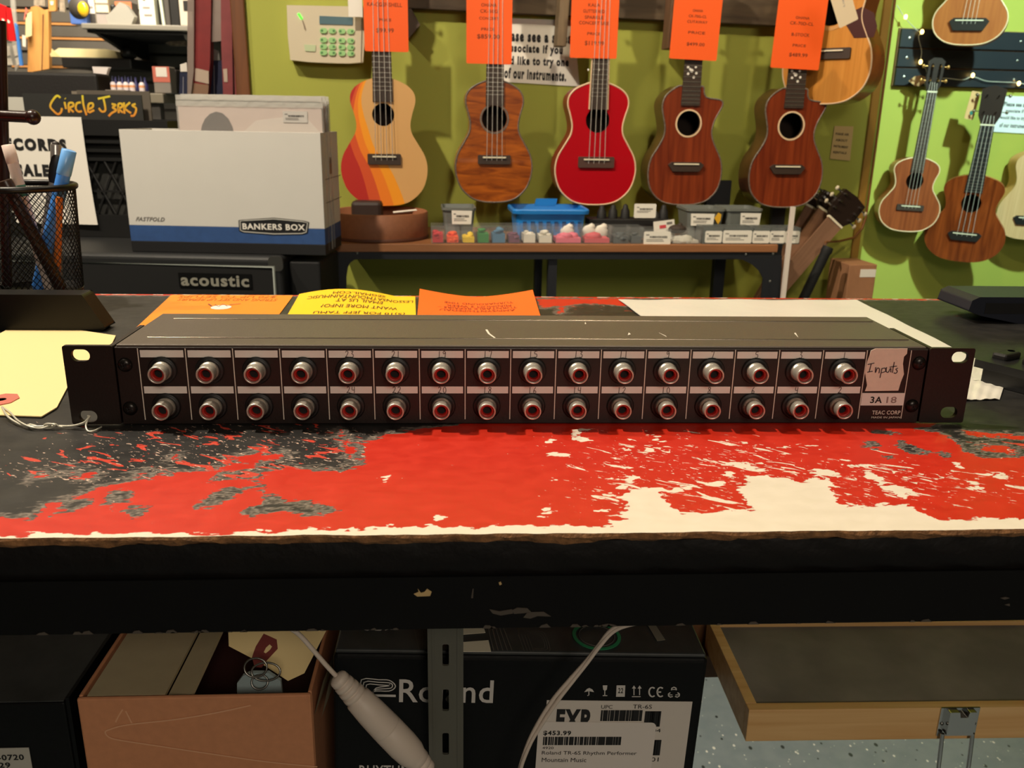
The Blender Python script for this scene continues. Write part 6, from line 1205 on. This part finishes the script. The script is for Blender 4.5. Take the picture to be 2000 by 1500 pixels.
def goods(name, label, cat, x0, x1, y1, m, Y, zb=None, d=.08, parts=None, tilt=0., bev=.003, group='goods on the display shelf'):
    zb = SZ if zb is None else zb; a, q = atY(x0, y1, Y), atY(x1, y1, Y); w = (q.x-a.x)/2; r = thing(name, label, cat, M=Matrix.Translation(((a.x+q.x)/2, Y, zb+.0006)) @ RY(tilt), group=group)
    MB().box(-w, w, 0, d, 0, a.z-zb, m).build('box_body', r, bevel=bev)
    for k, (nm, u0_, u1_, v0, v1, mm) in enumerate(parts or []): h = a.z-zb; MB().box(-w+2*w*u0_, -w+2*w*u1_, -.0012-.001*k, 0, h*v0, h*v1, mm).build(nm, r)
    return r, w, a.z-zb
CW = mat('white_box_card', (222, 216, 206), .6); CG = mat('dark_grey_box', (70, 66, 62), .6); PGREY = mat('pale_print', (150, 140, 134), .7)
r, w, h = goods('blue_box', 'blue box with a yellow ball printed on it, left on the display shelf', 'box', 131, 163, -12, mat('blue_box_card', (78, 112, 186), .5), 3.62)
MB().lathe([(.044,0),(.044,.002),(1e-7,.002)], CG, axisM((.01,-.0002,h*.55),(0,-1,0)), 24).build('dark_disc', r); MB().sphere((.028,-.008,h*.50), .030, mat('yellow_ball', (226, 186, 40), .25, coat=.5), 14, (.8,.4,1)).build('yellow_ball', r)
goods('small_box', 'white box on a dark one, stacked beside the blue box', 'box', 165, 182, -6, CW, 3.66, parts=[('dark_lower', 0, 1, 0, .42, CG), ('print', .2, .8, .62, .68, PGREY)])
goods('small_box', 'cream box stack with grey boxes below, centre left of the shelf', 'box', 184, 209, -8, mat('cream_box_card', (226, 214, 184), .6), 3.66, parts=[('grey_lower', 0, 1, 0, .42, mat('mid_grey_box', (158, 150, 146), .6)), ('seam', 0, 1, .40, .45, CG), ('seam', .0, 1, .74, .77, PGREY)])
goods('small_bottle', 'small black bottle on the display shelf', 'bottle', 213, 223, 8, BLACK, 3.60, d=.03, bev=.008)
goods('grey_box', 'grey box with an orange top band on the display shelf', 'box', 224, 256, 3, mat('grey_box_card', (132, 124, 116), .6), 3.68, parts=[('orange_band', 0, 1, .62, 1, mat('orange_band', (216, 116, 76), .6))])
q = atY(238, 40, 3.585); o = MB().prism([(-.05,0),(.045,0),(.06,.03),(.03,.075),(.005,.085),(-.03,.05),(-.058,.03)], -.02, .02, mat('crumpled_foil', (166, 164, 156), .4, bump=.8, bscale=40), FZ).build('foil_bag', loc=(q.x, 3.585, SZ+.0006)); tag(o, 'crumpled pale grey bag in front of the orange-banded box', 'bag')
goods('white_box', 'tall white box with faint print on the display shelf', 'box', 268, 299, -14, mat('white_box_glossy', (228, 228, 214), .5), 3.60, parts=[('print', .25, .7, .52, .58, PGREY), ('print', .3, .8, .30, .35, PGREY), ('dark_print', .3, .45, .78, .95, CG)])
goods('black_binder', 'thin black case beside the tall white box', 'box', 299, 313, -6, BLACK, 3.64)
goods('pale_book', 'thin pale green-edged book leaning on the shelf', 'book', 311, 317, -14, mat('pale_green_card', (206, 214, 196), .6), 3.62, tilt=R_(-3)); goods('grey_case', 'dark grey case near the right end of the shelf', 'box', 318, 328, -10, CG, 3.63); goods('black_case', 'wide black case near the right end of the shelf', 'box', 329, 346, -12, BLACK, 3.63)
goods('white_cloth_box', 'pale box at the right end of the shelf, black patch on it', 'box', 347, 372, -16, mat('pale_cloth_box', (196, 186, 172), .7), 3.62, parts=[('black_patch', .35, 1, .45, .75, BLACK)])
# long cream roll on a black ledge
YL = 3.85; p = atY(165, 112, YL); lg = thing('long_cream_carton', 'long cream carton on a black ledge of the slatted wall', 'carton', (p.x, YL, p.z)); a, c = atY(99,112,YL).x-p.x, atY(230,112,YL).x-p.x; hh = atY(165,95,YL).z-p.z
MB().prism([(a,0),(c,0),(c-.01,hh*.8),(c-.05,hh),(a+.04,hh),(a,hh*.35)], -.12, 0, mat('cream_carton', (236, 222, 170), .6), FZ).build('carton_body', lg, bevel=.004); MB().prism([(a,.0),(a+.045,.0),(a+.01,hh*.95)], .0, .001, mat('cream_fold', (214, 196, 140), .6), FZ).build('fold', lg)
bl = thing('black_ledge', 'black ledge under the long cream carton', 'ledge', (p.x, YL, p.z-.001)); MB().box(a+.05, c+.06, -.01, YS-YL, -.045, 0, BLACK).build('ledge_board', bl, bevel=.004); MB().box(c+.005, c+.06, 0, .10, 0, .05, BLACK).build('ledge_end', bl, bevel=.02)
# tan strap, tags and packets hanging far left
def hang(name, label, cat, P, Y, m, d=.02, parts=None, group=None):
    Q = [atY(x, y, Y) for x, y in P]; c = sum(Q, Vector())/len(Q); r = thing(name, label, cat, (c.x, Y, c.z), group=group); f = lambda px, py: (lambda q: (q.x-c.x, q.z-c.z))(atY(px, py, Y))
    MB().prism([f(*q) for q in P], -d, 0, m, FZ).build('front_piece', r, bevel=min(.004, d*.3))
    for nm, PP, mm in (parts or []): MB().prism([f(*q) for q in PP], .0005, .002, mm, FZ).build(nm, r)
    return r
LEA = wood('tan_leather_strap', (216, 160, 92), (196, 138, 74), (30, 30, 5), .5); SEAM = mat('dark_seam', (104, 66, 34), .7)
hang('tan_leather_strap', 'wide tan leather strap hanging on the slatted wall', 'strap', [(60,14),(70,11),(84,20),(94,18),(96,134),(54,142),(54,60)], 3.9, LEA, .03, [('fold_seam', [(83,28),(86,28),(85,70),(83,138),(81,138),(83,70)], SEAM)])
hang('cream_tag', 'cream paper tag hanging over the tan strap', 'tag', [(50,28),(62,22),(62,70),(50,73)], 3.86, mat('cream_tag_paper', (232, 220, 164), .6), .003); hang('tan_pouch', 'small tan pouch hanging right of the strap top', 'pouch', [(94,-12),(109,-12),(109,21),(95,22)], 3.88, LEA, .02, [('shine_patch', [(98,2),(105,2),(104,10),(99,10)], CW)])
for k, (x, lab_) in enumerate(((66,'left'),(77,'middle'),(116,'right'))): hang('clear_packet', 'clear packet with silver hardware at the top left, %s of three' % lab_, 'packet', [(x,-14),(x+10,-14),(x+11,24 if k == 2 else 12),(x,22 if k == 2 else 10)], 3.92, mat('silver_packet', (186, 176, 160), .3, .4, noise=.35, nscale=60), .012, group='clear packets at the top left')
RP = mat('red_packet', (214, 28, 32), .4); CLR = mat('clear_packet_film', (206, 204, 196), .15, alpha=.45, spec=.8); WCARD = mat('white_packet_card', (226, 218, 204), .6)
hang('red_packet', 'red packet with a white figure, far left edge', 'packet', [(-14,2),(10,12),(14,78),(-4,84)], 3.4, RP, .012, [('white_mark', [(4,36),(9,38),(8,60),(5,58)], WCARD)], 'red packets at the left edge'); hang('red_packet', 'red packet right beside the far left one', 'packet', [(12,14),(19,16),(30,80),(17,80)], 3.4, RP, .012, [('white_mark', [(15,38),(20,42),(19,46),(15,44)], WCARD)], 'red packets at the left edge')
hang('blue_packet', 'narrow blue packet at the left edge', 'packet', [(28,44),(33,50),(44,128),(38,128)], 3.404, mat('blue_packet', (70, 130, 210), .4), .01)
hang('clear_hanging_bag', 'long clear hanging bag with white cards inside, far left', 'packet', [(20,-6),(28,-6),(38,126),(30,140),(24,100)], 3.5, CLR, .01, [('white_card', [(25,90),(31,88),(35,108),(29,110)], WCARD), ('white_card', [(30,114),(36,112),(38,126),(33,128)], WCARD)]); hang('white_card_packet', 'packet of white cards under the red packets', 'packet', [(-2,86),(21,84),(26,128),(2,128)], 3.5, CLR, .01, [('white_card', [(10,90),(18,90),(21,108),(12,110)], WCARD), ('white_card', [(12,114),(22,114),(25,127),(15,127)], WCARD)])
hang('small_white_tag', 'small white tag hanging left of the tan strap', 'tag', [(43,68),(50,70),(50,92),(44,90)], 3.85, WCARD, .003)
hang('small_white_tag', 'pale tag with red print above the small white tag', 'tag', [(46,40),(52,34),(54,20),(50,14)], 3.86, mat('pale_red_tag', (214, 120, 100), .6), .003)
# side table with bottles
YB2 = 2.55; tz = atY(230, 181, YB2).z; a, c = atY(120, 180, YB2).x, atY(318, 180, YB2).x; st = thing('side_table', 'grey topped side table behind the record crate', 'table', ((a+c)/2, YB2, tz)); w = (c-a)/2
MB().box(-w, w, 0, .42, -.03, 0, mat('grey_table_top', (128, 120, 104), .5)).build('table_top', st, bevel=.003)
for x in (-w+.02, w-.06):
    for y in (.02, .36): MB().box(x, x+.04, y, y+.04, -tz, -.03, CG).build('table_leg', st)
NAVC = mat('navy_bottle_cap', (30, 32, 66), .5); BOT = mat('white_bottle', (216, 206, 210), .45); r0 = None
for k, px in enumerate((205, 221, 234, 246, 258, 277)):
    q = atY(px, 168, YB2+.06); lab_ = 'small white bottle with a dark cap, %s from the left in the row' % ('first', 'second', 'third', 'fourth', 'fifth', 'sixth')[k]
    if r0 is None:
        r0 = thing('small_bottle', lab_, 'bottle', (q.x, YB2+.06, tz+.0006), group='small bottles on the side table'); MB().lathe([(.0085,0),(.0090,.002),(.0090,.026),(.0065,.031),(.0040,.034)], BOT, None, 14).build('bottle_body', r0)
        MB().lathe([(.0042,.033),(.0042,.038),(.0022,.044),(.0014,.052)], NAVC, None, 12).build('cap', r0); MB().lathe([(.0092,.017),(.0092,.024)], mat('orange_bottle_label', (226, 160, 110), .6), None, 14, cap=False).build('label', r0); oo = r0
    else: oo = dup(r0); oo.location = (q.x, YB2+.06, tz+.0006); oo['label'] = lab_
for k, px in enumerate((213, 227, 240, 252, 266, 284)):
    q = atY(px, 168, YB2+.10); b = MB().lathe([(.009,0),(.009,.028),(.004,.036),(.003,.050)], mat('navy_bottle', (40, 40, 90), .45), None, 12) if True else None; tag(b.build('navy_bottle', loc=(q.x, YB2+.10, tz+.0006)), 'dark navy bottle, %s of the back row on the side table' % ('first', 'second', 'third', 'fourth', 'fifth', 'last')[k], 'bottle', 'navy bottles on the side table')
P = [(180,130),(212,131),(207,146),(206,170),(186,170),(184,150)]; hang('white_plastic_pouch', 'white plastic pouch left of the small bottles', 'pouch', [(x, y+ (1.5 if y == 170 else 0)) for x, y in P], YB2+.03, mat('white_pouch', (222, 212, 208), .35, bump=.6, bscale=60), .02, [('red_print', [(191,147),(199,147),(199,151),(191,151)], mat('pouch_red', (196, 110, 110), .6))])
a = goods('red_white_carton', 'grey carton with a red and white top on the side table', 'carton', 297, 330, 130, mat('grey_carton', (132, 124, 116), .6), YB2+.02, tz, .06, [('red_panel', 0, 1, .42, 1, mat('carton_red', (196, 104, 86), .6)), ('white_panel', .2, .85, .62, .97, CW)], group='goods on the side table')
goods('dark_tall_carton', 'dark carton behind the red and white one', 'carton', 326, 344, 136, mat('dark_brown_carton', (36, 28, 24), .6), YB2+.10, tz, .08, group='goods on the side table')
hang('silver_cluster', 'cluster of silver clips hanging under the shelf end', 'clips', [(322,84),(334,80),(375,79),(375,90),(336,90)], 3.7, mat('silver_clips', (176, 166, 150), .25, .8, noise=.5, nscale=80), .03)
# red straps at the wall end
RS = mat('dark_red_strap', (120, 26, 26), .6, noise=.12, nscale=30); RS2 = mat('dusty_red_strap', (122, 50, 52), .6, noise=.12, nscale=30); SLVG = mat('grey_film_sleeve', (150, 134, 126), .3, alpha=.75, spec=.7); NAVY2 = mat('navy_denim', (22, 28, 56), .8, noise=.2, nscale=90)
hang('red_strap', 'broad dark red strap in a grey film sleeve near the wall end', 'strap', [(378,-150),(415,-150),(410,125),(402,192),(375,192),(376,150)], 1.80, RS, .03, [('paper_band', [(382,133),(408,139),(408,164),(381,158)], mat('aged_paper_band', (176, 156, 140), .7)), ('brown_end', [(375,162),(408,166),(406,192),(373,192)], mat('brown_strap_end', (128, 96, 74), .7))])
hang('grey_film_sleeve', 'grey film sleeve left of the broad red strap', 'sleeve', [(366,-150),(380,-150),(378,140),(372,192),(366,192)], 1.79, SLVG, .006); hang('grey_film_sleeve', 'grey film sleeve right of the broad red strap', 'sleeve', [(413,-150),(432,-150),(432,80),(412,82)], 1.81, SLVG, .006)
hang('dusty_red_strap', 'dusty red strap with a paper band, second from the wall end', 'strap', [(430,-150),(450,-150),(455,192),(436,192),(432,90)], 1.80, RS2, .03, [('paper_band', [(436,135),(444,134),(445,160),(438,160)], mat('aged_paper_band', (176, 156, 140), .7))])
hang('dusty_red_strap', 'dusty red strap nearest the wall end', 'strap', [(451,-150),(472,-150),(482,192),(459,192)], 1.78, RS2, .03)
hang('navy_strap', 'navy fabric strap between the red straps', 'strap', [(411,118),(434,118),(440,190),(410,190)], 1.84, NAVY2, .02, [('pale_stitching', [(418,128),(418.8,128),(419.5,188),(418.5,188)], mat('pale_thread', (150, 150, 160), .7)), ('clip', [(417,96),(428,100),(430,118),(416,118)], STEEL)]); hang('navy_strap', 'navy fabric strap left of the broad red strap', 'strap', [(351,141),(366,140),(368,190),(350,190)], 1.84, NAVY2, .02, [('pale_stitching', [(358,150),(358.8,150),(358.6,188),(357.6,188)], mat('pale_thread', (150, 150, 160), .7)), ('clip', [(352,126),(365,122),(366,140),(353,140)], CW)])
